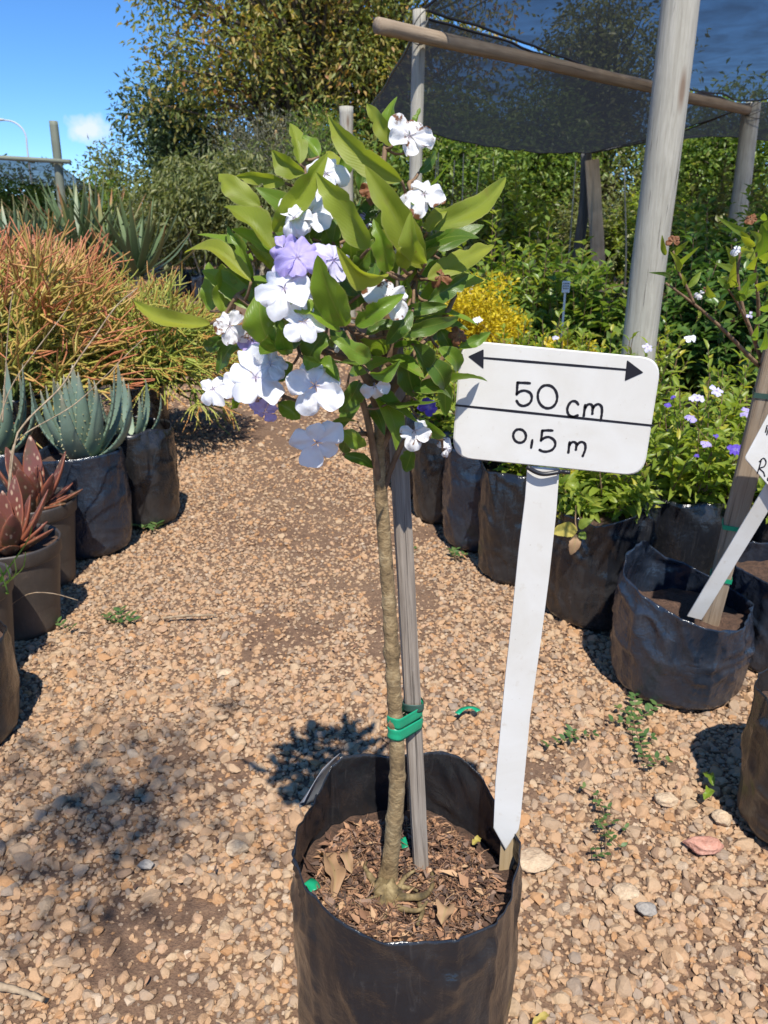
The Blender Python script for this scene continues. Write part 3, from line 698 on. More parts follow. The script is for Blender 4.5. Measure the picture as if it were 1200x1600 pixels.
# crown: limbs, twigs, hand-placed leaves and flowers
def Z3(x, y): return (200 + x / 1.9355, 130 + y / 1.9355)            # coordinates read off an enlarged crop
CC = np.array((548, 440)); CE = np.array((300, 290))
def crown_pt(px, py, k):
    r2 = ((px - CC[0]) / CE[0]) ** 2 + ((py - CC[1]) / CE[1]) ** 2
    return at(px, py, 0.94 - k * 0.17 * math.sqrt(max(0.0, 1 - min(r2, 1))) )
fork = P[-1]
LIMBS = []
def limb(pts, r0=.006, r1=.0025):
    q = np.array([np.asarray(p_) for p_ in pts]); q = resample(q, 26); LIMBS.append((q, r0, r1))
def cz(x, y, k): return crown_pt(*Z3(x, y), k)
limb([P[-14], cz(700, 860, .2), cz(560, 800, .4), cz(430, 720, .5), cz(330, 640, .5)])
limb([P[-8], cz(690, 760, .3), cz(560, 640, .5), cz(480, 540, .5), cz(420, 440, .4)])
limb([P[-1], cz(740, 700, .1), cz(650, 520, .3), cz(560, 360, .3), cz(530, 230, .2)])
limb([P[-1], cz(790, 680, .1), cz(800, 520, .2), cz(770, 320, .2), cz(780, 170, .1)])
limb([P[-3], cz(850, 680, .2), cz(870, 560, .3), cz(880, 440, .3), cz(850, 300, .2)])
limb([P[-10], cz(880, 800, .2), cz(950, 720, .3), cz(990, 640, .2)])
limb([P[-22], cz(840, 960, .1), cz(920, 880, .2), cz(980, 780, .2)], .005)
limb([P[-30], cz(700, 940, .3), cz(600, 960, .5), cz(500, 960, .5), cz(400, 900, .5)], .005)
limb([P[-32], cz(740, 1080, .1), cz(680, 1060, .3), cz(620, 1050, .4)], .004)
limb([P[-32], cz(830, 1090, .1), cz(900, 1060, .2), cz(950, 1080, .2)], .004)
limb([P[-18], cz(720, 850, -.3), cz(600, 800, -.5), cz(450, 700, -.5)], .005)
limb([P[-10], cz(800, 700, -.4), cz(850, 600, -.6), cz(900, 500, -.5)], .005)
LP = np.concatenate([l[0] for l in LIMBS])
twigs = MB()
for q, r0, r1 in LIMBS:
    tube(twigs, q, np.linspace(r0, r1, len(q)) * (1 + .15 * vnoise(np.stack([np.arange(len(q)) * .9, np.zeros(len(q)), np.zeros(len(q)) + r0 * 500], -1), 2)), 8)
def twig_to(pt, r=.0016):
    i = np.argmin(np.linalg.norm(LP - pt, axis=1)); a0 = LP[i]
    mid = (a0 + pt) / 2 + np.array((0, 0, -0.12 * np.linalg.norm(pt - a0)))
    tube(twigs, resample([a0, mid, pt], 7), np.linspace(r * 1.3, r, 7), 6)

def big_leaf(base, tip, width, seed, roll=0.0, arch=0.10, fold=0.22, bites=(), wav=0.05, toward=None):
    """one broad leaf, returned as an MB"""
    rs = np.random.default_rng(seed)
    base = np.asarray(base); tip = np.asarray(tip); ax = tip - base; L = np.linalg.norm(ax); D = ax / L
    tow = CAMP - (base + tip) / 2 if toward is None else toward
    tow = tow - D * np.dot(tow, D); Nn = unit(tow); S = np.cross(Nn, D)
    c, s = math.cos(roll), math.sin(roll); Nn, S = Nn * c + S * s, S * c - Nn * s
    nr, nc = 21, 6
    t = np.linspace(0, 1, nr + 1); v = np.linspace(-1, 1, nc + 1)
    T_, V_ = np.meshgrid(t, v, indexing='ij')
    prof = np.sin(np.pi * np.power(t, 0.80)) ** 0.72 * (1 - 0.10 * t); prof = prof / prof.max(); prof[0] = 0.05; prof[-1] = 0.015
    wl_ = np.repeat(prof[:, None], nc + 1, 1)
    for (b0, bw, depth, side) in bites:
        mask = (np.sign(v)[None, :] == side) if side else np.ones((1, nc + 1), bool)
        wl_ = wl_ * (1 - depth * np.exp(-((T_ - b0) / bw) ** 4) * mask)
    edge = 1 + 0.07 * vnoise(np.stack([T_ * 17, np.sign(V_) * 3, T_ * 0 + seed], -1), seed)
    w = width / 2 * wl_ * edge
    z = -fold * np.abs(V_) * w * -1 + arch * L * (np.sin(T_ * math.pi * 0.92) - 0.25 * T_) * rs.uniform(.6, 1.1) + wav * width * np.sin(T_ * 11 + rs.uniform(0, 6) + V_ * .7) * np.abs(V_) * prof[:, None]
    z = z - 0.16 * L * T_ ** 3 * rs.uniform(-.4, 1.6) - .35 * w * np.clip(np.abs(V_) - .6, 0, 1) * rs.uniform(-1, 1.5)
    side_c = rs.uniform(-.09, .09) * L * np.sin(T_ * math.pi)
    X = base + T_[..., None] * L * D + (V_ * w + side_c)[..., None] * S + z[..., None] * Nn
    mb_ = MB(); mb_.add(X, None, grid_quads(nr, nc), np.stack([V_ * .5 + .5, T_], -1)); return mb_

PXM = lambda wz: wz / 1.9355 / FPX * 0.93                            # width in crop pixels -> metres
HERO = [  # base, tip, width, k_base, k_tip, material, bites
 ((250, 728), (12, 655), 62, .5, .5, 'o', ()), ((372, 600), (160, 472), 66, .6, .6, 'o', ((.75, .06, .35, 1),)), ((440, 505), (298, 345), 92, .7, .85, 'o', ((.9, .05, .3, -1),)),
 ((400, 372), (275, 275), 74, .5, .5, 'o', ((.8, .04, .4, 1),)), ((475, 302), (322, 283), 50, .4, .35, 'o', ((.45, .05, .5, 1), (.85, .05, .5, 1))), ((440, 450), (605, 210), 78, .7, .9, 'o', ()),
 ((535, 272), (437, 203), 70, .5, .5, 'o', ()), ((520, 245), (495, 112), 62, .3, .2, 'o', ((.55, .07, .45, -1),)), ((578, 222), (522, 160), 48, .2, .1, 'g', ()),
 ((828, 296), (585, 103), 84, .6, .9, 'o', ()), ((800, 190), (708, 60), 60, .2, .1, 'o', ()), ((800, 168), (806, 36), 60, .1, 0, 'g', ()), ((730, 500), (548, 283), 96, .8, 1.0, 'o', ((.75, .04, .2, 1),)),
 ((893, 560), (716, 248), 100, .7, .9, 'o', ((.62, .05, .4, 1),)), ((900, 545), (850, 395), 78, .8, .95, 'o', ()), ((888, 436), (1165, 262), 82, .5, .4, 'o', ()), ((905, 592), (1132, 462), 78, .5, .4, 'o', ((.62, .05, .4, 1), (.9, .05, .5, 1))),
 ((905, 660), (1042, 578), 66, .5, .4, 'd', ()), ((830, 690), (968, 672), 44, .6, .6, 'd', ()), ((800, 760), (1022, 716), 54, .6, .5, 'd', ()), ((655, 735), (572, 522), 108, .95, 1.15, 'g', ()),
 ((688, 732), (832, 640), 62, .9, .95, 'g', ((.3, .06, .35, 1),)), ((785, 575), (630, 500), 74, .8, 1.0, 'o', ()), ((790, 570), (742, 410), 66, .7, .8, 'g', ((.7, .06, .5, 1),)), ((735, 835), (625, 770), 62, .9, 1.0, 'g', ()),
 ((732, 878), (824, 838), 48, .9, .95, 'g', ()), ((378, 590), (305, 432), 76, .35, .3, 'g', ((.62, .08, .7, 1), (.85, .06, .5, -1), (.4, .05, .4, -1))), ((292, 696), (284, 545), 92, .45, .4, 'o', ((.6, .06, .35, 1),)), ((250, 690), (238, 540), 78, .25, .2, 'g', ((.5, .1, .55, -1),)),
 ((432, 790), (392, 630), 108, .7, .75, 'g', ()), ((482, 820), (462, 720), 56, .85, .9, 'g', ()), ((345, 770), (258, 880), 84, .4, .4, 'd', ()), ((285, 770), (222, 800), 56, .3, .3, 'd', ()), ((452, 570), (366, 488), 48, .5, .5, 'o', ()),
 ((600, 755), (530, 870), 96, .6, .7, 'd', ()), ((640, 748), (452, 660), 60, .95, 1.05, 'g', ((.5, .05, .3, 1),)), ((455, 968), (520, 1015), 66, .7, .7, 'g', ()), ((650, 1050), (722, 1100), 66, .5, .5, 'g', ()), ((660, 1060), (640, 1120), 70, .4, .3, 'd', ()),
 ((650, 1125), (745, 1165), 46, .4, .3, 'd', ()), ((860, 1110), (830, 1180), 70, .3, .3, 'd', ()), ((655, 285), (655, 200), 46, .2, .2, 'g', ()), ((700, 330), (735, 225), 62, .3, .3, 'd', ()), ((905, 450), (968, 378), 50, .5, .4, 'o', ()),
 ((1000, 800), (1098, 752), 44, .3, .2, 'g', ()), ((860, 790), (905, 900), 84, .5, .5, 'd', ()), ((900, 830), (960, 930), 80, .4, .4, 'd', ()), ((940, 800), (1000, 880), 70, .3, .2, 'g', ()), ((840, 830), (870, 960), 84, .4, .4, 'd', ()),
 ((960, 900), (960, 1010), 60, .2, .2, 'd', ()), ((700, 430), (770, 330), 60, .3, .3, 'd', ()), ((620, 480), (640, 400), 58, .5, .5, 'd', ()), ((640, 500), (600, 420), 60, .4, .4, 'g', ()), ((860, 690), (780, 790), 60, .7, .7, 'd', ()),
 ((700, 640), (640, 540), 84, .6, .6, 'd', ()), ((620, 640), (760, 620), 80, .5, .5, 'd', ()), ((440, 640), (480, 780), 80, .5, .6, 'd', ()), ((500, 850), (440, 900), 70, .5, .5, 'd', ()), ((700, 900), (640, 1000), 80, .4, .5, 'd', ()),
 ((560, 850), (640, 900), 60, .7, .8, 'g', ()), ((530, 830), (585, 850), 50, .8, .85, 'g', ()), ((880, 1010), (960, 1070), 52, .4, .3, 'g', ()), ((760, 500), (830, 430), 70, .5, .6, 'o', ()), ((830, 560), (850, 470), 60, .7, .8, 'o', ()),
 ((560, 470), (600, 380), 60, .4, .4, 'd', ()), ((480, 480), (530, 400), 60, .6, .6, 'd', ()), ((300, 640), (350, 560), 60, .2, .2, 'd', ()), ((720, 760), (830, 730), 60, .6, .6, 'd', ()), ((940, 740), (990, 830), 60, .2, .2, 'd', ()),
 ((640, 300), (600, 200), 52, .2, .1, 'o', ()), ((690, 560), (740, 480), 70, .6, .7, 'd', ()), ((320, 950), (315, 990), 36, .6, .6, 'g', ()), ((400, 540), (420, 440), 60, .3, .3, 'd', ()), ((330, 520), (345, 430), 66, .1, .1, 'd', ()),
 ((880, 270), (940, 200), 36, .1, 0, 'd', ()), ((860, 130), (885, 75), 24, .1, 0, 'g', ()), ((520, 560), (430, 520), 70, .3, .3, 'd', ())]
LM = {'o': 'leaf_olive', 'g': 'leaf_green', 'd': 'leaf_shaded'}
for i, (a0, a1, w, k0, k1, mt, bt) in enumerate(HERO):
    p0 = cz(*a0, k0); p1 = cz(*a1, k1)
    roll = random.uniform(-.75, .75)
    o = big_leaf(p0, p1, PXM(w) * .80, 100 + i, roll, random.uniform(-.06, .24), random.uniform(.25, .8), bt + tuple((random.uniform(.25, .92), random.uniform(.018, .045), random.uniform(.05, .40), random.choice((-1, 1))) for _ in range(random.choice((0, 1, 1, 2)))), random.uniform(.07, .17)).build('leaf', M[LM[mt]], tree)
    twig_to(p0)
# inner leaves that fill the crown
rs = np.random.default_rng(21)
cen = at(CC[0] + 8, CC[1] + 40, 0.95)
for i in range(95):
    d = unit(rs.normal(size=3)); d[2] = d[2] * 0.9 + 0.05; d = unit(d)
    q = rs.uniform(.25, .82) ** 0.7
    p0 = cen + d * np.array((.155, .15, .165)) * q
    if d[0] < -.2 and d[2] < -0.3: continue
    dr = unit(d * np.array((1, 1, .5)) + rs.normal(0, .45, 3) + np.array((0, 0, .35)))
    L = rs.uniform(.045, .085)
    p1 = p0 + dr * L
    mt = 'leaf_shaded' if rs.random() < .7 else 'leaf_green'
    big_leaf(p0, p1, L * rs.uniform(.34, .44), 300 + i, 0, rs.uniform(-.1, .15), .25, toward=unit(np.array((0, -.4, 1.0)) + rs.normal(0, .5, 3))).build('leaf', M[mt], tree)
    twig_to(p0, .0013)

def petal(c, e1, e2, n, R0, ang, spread, cup, ruffle, seed, curl=0.0):
    nr, nc = 12, 12; rs_f = 4.0 + (seed * .37) % 4.0
    t = np.linspace(0, 1, nr + 1); v = np.linspace(-1, 1, nc + 1); T_, V_ = np.meshgrid(t, v, indexing='ij')
    half = spread * (0.34 + 0.66 * np.sin(np.clip(T_ * 1.3, 0, 1) * math.pi / 2) ** 0.8) * (1 - .18 * np.clip((T_ - .7) / .3, 0, 1) ** 2)
    r = R0 * (0.02 + 0.98 * T_ * (1 - 0.14 * V_ ** 2 - 0.20 * V_ ** 4) + 0.035 * vnoise(np.stack([V_ * 2.2, T_ * 2, T_ * 0 + seed], -1), seed))
    x = r * np.cos(half * V_ * .98); y = r * np.sin(half * V_)
    z = R0 * (cup * T_ ** 2 - curl * T_ ** 3 + ruffle * T_ ** 1.5 * (np.sin(V_ * rs_f + seed) * (.6 + .4 * np.sin(seed * 2.1)) + .8 * fbm(np.stack([V_ * 2.6, T_ * 4, T_ * 0 + seed * 3.3], -1), seed + 1, 2)) + 0.05 * np.abs(V_))
    ca, sa = math.cos(ang), math.sin(ang)
    X = c + (x * ca - y * sa)[..., None] * e1 + (x * sa + y * ca)[..., None] * e2 + z[..., None] * n
    mb_ = MB(); mb_.add(X, None, grid_quads(nr, nc), np.stack([V_ * .5 + .5, T_], -1)); return mb_
def flower(parent, c, Rr, n, mat, seed, wilt=0.0, twig=True, npet=5):
    rs = np.random.default_rng(seed); n = unit(n)
    e1 = unit(np.cross(n, (0.13, .3, 1))); e2 = np.cross(n, e1)
    b_ = MB(); tail = c - n * Rr * .9 + np.array((0, 0, -.25 * Rr)); tube(b_, resample([c - n * .03 * Rr, c - n * Rr * .4, tail], 8), np.linspace(.06, .045, 8) * Rr, 8)
    f = b_.build('flower', M['calyx'], parent)
    a0 = rs.uniform(0, 6.28)
    for k in range(npet):
        if wilt > .6 and rs.random() < .15: continue
        petal(c, e1, e2, n, Rr * rs.uniform(.80, 1.14), a0 + k * 2 * math.pi / npet + rs.uniform(-.12, .12), 0.80, rs.uniform(-.16, .16) + wilt * rs.uniform(-.5, .9), .13 + .14 * wilt, seed * 10 + k, wilt * rs.uniform(0, 1.2)).build('petal', M[mat], f)
    if twig: twig_to(tail, .0013)
    return f
TOCAM = lambda p_: unit(CAMP - p_)
FL = [((385, 890), 190, 1.0, 'petal_white', 0, (0, 0, .75)), ((258, 925), 104, .6, 'petal_white', .35, (-.5, 0, .5)), ((565, 915), 172, .95, 'petal_white', .45, (.1, 0, .3)), ((572, 1085), 168, .8, 'petal_white', .1, (0, 0, -.55)),
      ((412, 992), 88, .9, 'petal_lilac', .5, (0, 0, -.9)), ((472, 622), 150, 1.05, 'petal_white', .25, (-.1, 0, .8)), ((532, 722), 122, 1.05, 'petal_white', .3, (.2, 0, .5)), ((512, 528), 138, .95, 'petal_lilac', .55, (-.2, 0, .7)),
      ((620, 535), 112, .85, 'petal_pale', .5, (.6, 0, .3)), ((548, 395), 160, .7, 'petal_white', .3, (0, 0, .6)), ((598, 275), 125, .5, 'petal_white', .35, (0, 0, .5)), ((502, 408), 84, .8, 'petal_white', .4, (-.3, 0, .5)), ((490, 568), 120, .8, 'petal_pale', .3, (0, 0, .3)),
      ((330, 905), 120, .9, 'petal_white', .45, (-.4, 0, .6)), ((430, 850), 110, .8, 'petal_white', .4, (.3, 0, .9)), ((520, 660), 100, .9, 'petal_white', .5, (.2, 0, .6)), ((560, 330), 110, .6, 'petal_white', .5, (0, 0, .8)), ((470, 500), 100, .8, 'petal_lilac', .5, (-.4, 0, .5)),
      ((852, 160), 140, .25, 'petal_wilted', .45, (.2, 0, .5)), ((895, 335), 136, .7, 'petal_wilted', .5, (.2, 0, .9)), ((785, 650), 128, .85, 'petal_wilted', .55, (.3, 0, .2)), ((308, 735), 112, .6, 'petal_wilted', .6, (-.2, 0, .3)),
      ((866, 1050), 116, .6, 'petal_wilted', .65, (0, 0, .1)), ((962, 1105), 76, .4, 'petal_wilted', .8, (.3, 0, 0)), ((372, 775), 110, .4, 'petal_lilac', .3, (-.3, 0, .2)), ((745, 325), 76, .4, 'petal_dead', .9, (0, 0, .6)),
      ((662, 192), 64, .2, 'petal_dead', .9, (0, 0, .8)), ((945, 580), 62, .5, 'petal_dead', .9, (.3, 0, .3)), ((1000, 762), 60, .3, 'petal_dead', .9, (.3, 0, .3)), ((802, 508), 60, .5, 'petal_wilted', .8, (0, 0, .3)),
      ((745, 915), 100, .5, 'petal_white', .7, (0, 0, -.4)), ((912, 980), 64, .3, 'petal_purple', .6, (.2, 0, 0)), ((725, 405), 54, .3, 'petal_lilac', .7, (0, 0, .2)), ((640, 800), 40, .5, 'petal_white', .7, (0, 0, .2))]
for i, (c0, dz_, k, mt, wl_, off) in enumerate(FL):
    c = cz(*c0, k); flower(tree, c, PXM(dz_) * .465, TOCAM(c) + np.array(off), mt, 50 + i, wl_)
twigs.build('branches', M['twig'], tree)

# grey stake beside the trunk
def board(name, P0, P1, w, t, mat, parent=None, face=(0, -1, 0.1), tip=0.0, seed=0, n=30, wob=.03):
    """a sawn stick from P0 (bottom) to P1 (top): rectangular section, slightly uneven"""
    P0, P1 = np.asarray(P0, float), np.asarray(P1, float); D = unit(P1 - P0); F_ = np.asarray(face, float); F_ = unit(F_ - D * np.dot(F_, D)); S = np.cross(F_, D)
    prof = np.array([(-.5, -.42), (-.42, -.5), (.42, -.5), (.5, -.42), (.5, .42), (.42, .5), (-.42, .5), (-.5, .42)]); k = len(prof)
    s = np.linspace(0, 1, n); w = np.interp(s, [0, 1], w if isinstance(w, tuple) else (w, w)); tt = np.interp(s, [0, 1], t if isinstance(t, tuple) else (t, t))
    L = np.linalg.norm(P1 - P0); sc = np.ones(n)
    if tip: sc = np.clip((s * L) / tip, 0.02, 1)
    V = []
    for i in range(n):
        wv = 1 + wob * vnoise(np.stack([prof[:, 0] * 2, prof[:, 1] * 2, np.full(k, s[i] * L * 18 + seed)], -1), seed)
        V.append(P0 + D * L * s[i] + (prof[:, 0] * w[i] * sc[i] * wv)[:, None] * S + (prof[:, 1] * tt[i] * wv)[:, None] * F_)
    V = np.vstack(V + [P0[None], P1[None]]); t_ = []
    for j in range(k): t_ += [(n * k, (j + 1) % k, j), (n * k + 1, (n - 1) * k + j, (n - 1) * k + (j + 1) % k)]
    q = grid_quads(n - 1, k, True)
    # build in a local frame whose Z runs along the stick, so that the grain does too
    Mx = Matrix(((S[0], F_[0], D[0], P0[0]), (S[1], F_[1], D[1], P0[1]), (S[2], F_[2], D[2], P0[2]), (0, 0, 0, 1)))
    Rm = np.stack([S, F_, D], 1)
    b_ = MB(); b_.add((V - P0) @ Rm, t_, q); o = b_.build(name, mat, None, smooth=False)
    if parent is not None:
        o.parent = parent; Mx = Matrix.Translation(-parent_world(parent)) @ Mx
    o.matrix_basis = Mx; return o
SK0 = at(660, 1396, 0.965); SK1 = at(604, 335, 0.985)
tag(board('wooden_stake', SK0 + (SK0 - SK1) * .06, SK1, (.0235, .0225), .013, M['stake'], None, (.25, -1, .1), 0, 3), 'weathered grey wooden stake tied to the trunk of the flowering tree', 'stake')

# green tape that ties trunk and stake
def tie(name, label, c0, r0, c1, r1, hgt, mat, seed=0, tail=None):
    """tape wound round two uprights (a stadium-shaped loop)"""
    b_ = MB(); n = 40; th = np.linspace(0, 2 * math.pi, n, endpoint=False)
    d = np.array(c1[:2]) - np.array(c0[:2]); a = math.atan2(d[1], d[0])
    P_l = []
    for t in th:
        use1 = math.cos(t - a) > 0
        cc, rr = (c1, r1) if use1 else (c0, r0)
        P_l.append((cc[0] + rr * math.cos(t), cc[1] + rr * math.sin(t)))
    P_l = np.array(P_l); nz = 5; V = []
    for k in range(nz + 1):
        zz = (k / nz - .5) * hgt; bul = 1 + .015 * math.sin(k / nz * math.pi)
        mid = P_l.mean(0)
        V.append(np.c_[mid + (P_l - mid) * (bul + .05 * vnoise(np.c_[P_l * 90, np.full(n, k * .8)], seed))[:, None], np.full(n, (c0[2] + c1[2]) / 2 + zz) + .0015 * np.sin(th * 2 + seed)])
    b_.add(np.vstack(V), None, grid_quads(nz, n, True))
    o = b_.build(name, mat); md = o.modifiers.new('t', 'SOLIDIFY'); md.thickness = .0004
    return tag(o, label, 'tape')
def trunk_at(z): i = np.argmin(np.abs(P[:, 2] - z)); return P[i], rad[i]
def stake_at(z): t = (z - SK0[2]) / (SK1[2] - SK0[2]); return SK0 + (SK1 - SK0) * t
for (py, hg, lab, mt) in [(1143, .019, 'lower turn of bright green plastic tape round trunk and stake', 'tape'), (1124, .019, 'upper turn of bright green plastic tape round trunk and stake', 'tape')]:
    z = at(618, py, .945)[2]; tp, tr_ = trunk_at(z); sp = stake_at(z)
    tie('plant_tie', lab, tp, tr_ * 1.12, sp, .0140, hg, M[mt], int(py))
z = at(640, 1108, .96)[2]; sp = stake_at(z)
tie('plant_tie', 'dull dark green tape end round the grey stake above the bright tape', sp - np.array((.001, 0, 0)), .0132, sp + np.array((.003, 0, 0)), .0136, .013, M['tape_dull'], 5)

# ------------------------------------------------------------------ size sign
SY = 0.965
pl = [at(722, 533, SY), at(1032, 562, SY), at(1003, 742, SY), at(708, 712, SY)]      # plate corners, one upright plane
sign = empty('size_sign', at(790, 1327, SY), 'white plastic size sign reading 50 cm and 0,5 m on a long white stake', 'sign')
ctr = sum(pl) / 4; ux = unit(((pl[1] - pl[0]) + (pl[2] - pl[3]))); un = np.array((0, -1.0, 0)); un = unit(un - ux * np.dot(un, ux)); uz = np.cross(ux, un) * -1
if uz[2] < 0: uz = -uz
def on_plate(px, py, lift):
    d = ray(px, py); t = np.dot(ctr - CAMP, un) / np.dot(d, un); return CAMP + d * t + un * lift
def rounded_poly(pts, r, n=8):
    out = []; k = len(pts)
    for i in range(k):
        p0, p1, p2 = pts[i - 1], pts[i], pts[(i + 1) % k]; a = unit(p0 - p1); b_ = unit(p2 - p1)
        for t in np.linspace(0, 1, n): out.append(p1 + a * r * (1 - t) ** 2 + b_ * r * t ** 2)
    return np.array(out)
def slab(name, poly, nrm, thick, mat, parent, bevel=.0012):
    n = len(poly); c = poly.mean(0); b_ = MB()
    inner = c + (poly - c) * (1 - bevel / .07)
    rings = [inner + nrm * thick / 2, poly + nrm * (thick / 2 - bevel), poly - nrm * (thick / 2 - bevel), inner - nrm * thick / 2]
    V = np.vstack(rings + [c + nrm * thick / 2, c - nrm * thick / 2]); q = grid_quads(3, n, True); t = []
    for j in range(n): t += [(4 * n, j, (j + 1) % n), (4 * n + 1, 3 * n + (j + 1) % n, 3 * n + j)]
    b_.add(V, t, q); return b_.build(name, mat, parent, smooth=False)
poly = rounded_poly([on_plate(*q, 0) for q in [(720, 531), (1034, 560), (1005, 744), (706, 714)]], .026)
slab('plate', poly, un, .004, M['white'], sign)
# neck and stake with a pointed end
def px_poly(pts, Y): return np.array([at(x, y, Y) for x, y in pts])
nsg = np.array((0, -1.0, 0))
slab('stake', px_poly([(824, 728), (874, 732), (869, 800), (858, 900), (845, 1000), (828, 1120), (813, 1280), (810, 1296), (790, 1327), (771, 1293), (774, 1220), (790, 1050), (800, 960), (810, 860), (820, 780)], SY + .0035)[::-1], nsg, .003, M['white'], sign, .0006)
board('peg', at(790, 1400, SY + .012), at(806, 1180, SY + .012), .028, .007, M['peg'], sign, seed=9)
b = MB(); 
bp = resample([on_plate(822, 727, .0065), on_plate(836, 735, .0075), on_plate(850, 738, .0075), on_plate(873, 735, .0065)], 14); tube(b, bp, .0031, 8)
bp = resample([on_plate(873, 735, .004), on_plate(882, 737, .001), on_plate(890, 737, .003)], 8); tube(b, bp, .0028, 8)
b.build('rubber_band', M['rubber'], sign)
def Zs(x, y): return (700 + x / 3.4286, 520 + y / 3.4286)
def stroke(b_, pts, w=4.2, smooth=True, seed=0):
    q = np.array([on_plate(*Zs(x, y), .0024) for x, y in pts])
    q = resample(q, max(6, len(pts) * 7)) if (smooth and len(pts) > 2) else np.array([q[0] + (q[-1] - q[0]) * t for t in np.linspace(0, 1, 14)]) if len(pts) == 2 else q
    T_ = unit(np.gradient(q, axis=0)); S_ = np.cross(un, T_); hw = w / FPX * .96 / 2 * (1 + .14 * vnoise(np.c_[np.arange(len(q)) * .5, np.zeros(len(q)), np.full(len(q), seed)], seed))
    V = np.stack([q - S_ * hw[:, None], q + S_ * hw[:, None]], 1); b_.add(V.reshape(-1, 3), None, grid_quads(len(q) - 1, 1))
    for e, sg in ((0, -1), (-1, 1)):                                    # round stroke ends
        a = np.linspace(0, 2 * math.pi, 12, endpoint=False); V = q[e] + un * .00015 + hw[e] * (np.cos(a)[:, None] * T_[e] + np.sin(a)[:, None] * S_[e]); b_.add(V, [(0, i, i + 1) for i in range(1, 11)])
def ell(cx, cy, rx, ry, rot=0.0): return [(cx + rx * math.sin(a) * math.cos(rot) + ry * math.cos(a) * math.sin(rot), cy - ry * math.cos(a) + rx * math.sin(a) * .06) for a in np.linspace(-.1, 2 * math.pi + .05, 15)]
b = MB(); stroke(b, [(190, 133), (950, 196)], 3.6)
for tri in ([(106, 125), (190, 86), (189, 191)], [(956, 144), (1044, 211), (944, 256)]):
    q = rounded_poly([on_plate(*Zs(*p_), .0026) for p_ in tri], .0016, 5); b.add(np.vstack([q, q.mean(0)]), [(len(q), i, (i + 1) % len(q)) for i in range(len(q))])
b.build('width_arrow', M['ink'], sign, smooth=False)
b = MB(); stroke(b, [(42, 386), (1094, 495)], 3.8); b.build('divider_line', M['ink'], sign, smooth=False)
b = MB()
stroke(b, [(437, 268), (405, 266), (371, 265)]); stroke(b, [(371, 265), (369, 295), (367, 326)])
stroke(b, [(367, 326), (385, 312), (412, 308), (440, 322), (447, 350), (434, 376), (405, 389), (380, 382), (366, 362)])
stroke(b, ell(531, 340, 52, 62)); stroke(b, [(696, 381), (682, 366), (660, 366), (642, 388), (637, 415), (648, 440), (670, 447), (692, 440)])
stroke(b, [(732, 384), (729, 412), (725, 442)]); stroke(b, [(730, 408), (742, 386), (760, 380), (772, 394), (771, 430)]); stroke(b, [(772, 408), (784, 388), (804, 380), (820, 394), (822, 425), (816, 466)])
b.build('lettering', M['ink'], sign, smooth=False)
b = MB()
stroke(b, ell(382, 550, 34, 36)); stroke(b, [(450, 572), (444, 612)]); stroke(b, [(558, 521), (530, 520), (503, 522)]); stroke(b, [(503, 522), (500, 548), (497, 573)])
stroke(b, [(497, 573), (515, 560), (540, 556), (566, 572), (573, 597), (558, 622), (530, 633), (505, 632), (489, 624)])
stroke(b, [(649, 583), (646, 610), (643, 637)]); stroke(b, [(646, 606), (656, 588), (672, 582), (686, 594), (683, 622)]); stroke(b, [(686, 604), (698, 588), (716, 582), (732, 594), (733, 622), (720, 656)])
b.build('lettering', M['ink'], sign, smooth=False)

# ================================================================== GENERIC PLANTS
def leaf_mesh(name, mat, seed=1, fold=.22, arch=.08):
    b_ = big_leaf(np.zeros(3), np.array((1.0, 0, 0)), 1.0, seed, 0, arch, fold, toward=np.array((0, 0, 1.0)))
    V = b_.V[0]; V[:, 1] *= 1.0
    # reduced grid: 6 rows x 2 columns
    rows = [0, 3, 7, 12, 17, 21]; cols = [0, 3, 6]; idx = [r * 7 + c for r in rows for c in cols]
    me = bpy.data.meshes.new(name); q = grid_quads(5, 2); me.from_pydata([tuple(V[i]) for i in idx], [], [tuple(int(a) for a in f) for f in q])
    uvl = me.uv_layers.new(name='UVMap'); U = b_.U[0][idx]
    for l in me.loops: uvl.data[l.index].uv = U[l.vertex_index]
    me.polygons.foreach_set('use_smooth', [True] * len(me.polygons)); me.materials.append(mat); return me
def place_leaf(me, parent, base, D, Nn, L, W, name='leaf'):
    D, S, Nn = frame(np.asarray(D)[None], np.asarray(Nn)[None]); D, S, Nn = D[0], S[0], Nn[0]; q = np.asarray(base) - np.array(parent_world(parent))
    o = bpy.data.objects.new(name, me); COL.objects.link(o); o.parent = parent
    o.matrix_basis = Matrix(((D[0] * L, S[0] * W, Nn[0] * L, q[0]), (D[1] * L, S[1] * W, Nn[1] * L, q[1]), (D[2] * L, S[2] * W, Nn[2] * L, q[2]), (0, 0, 0, 1)))
    return o

LEAFM = {k: leaf_mesh('leaf', M[k], 40 + i) for i, k in enumerate(['fol_bruns', 'fol_mid', 'fol_deep', 'weed', 'fol_olive'])}

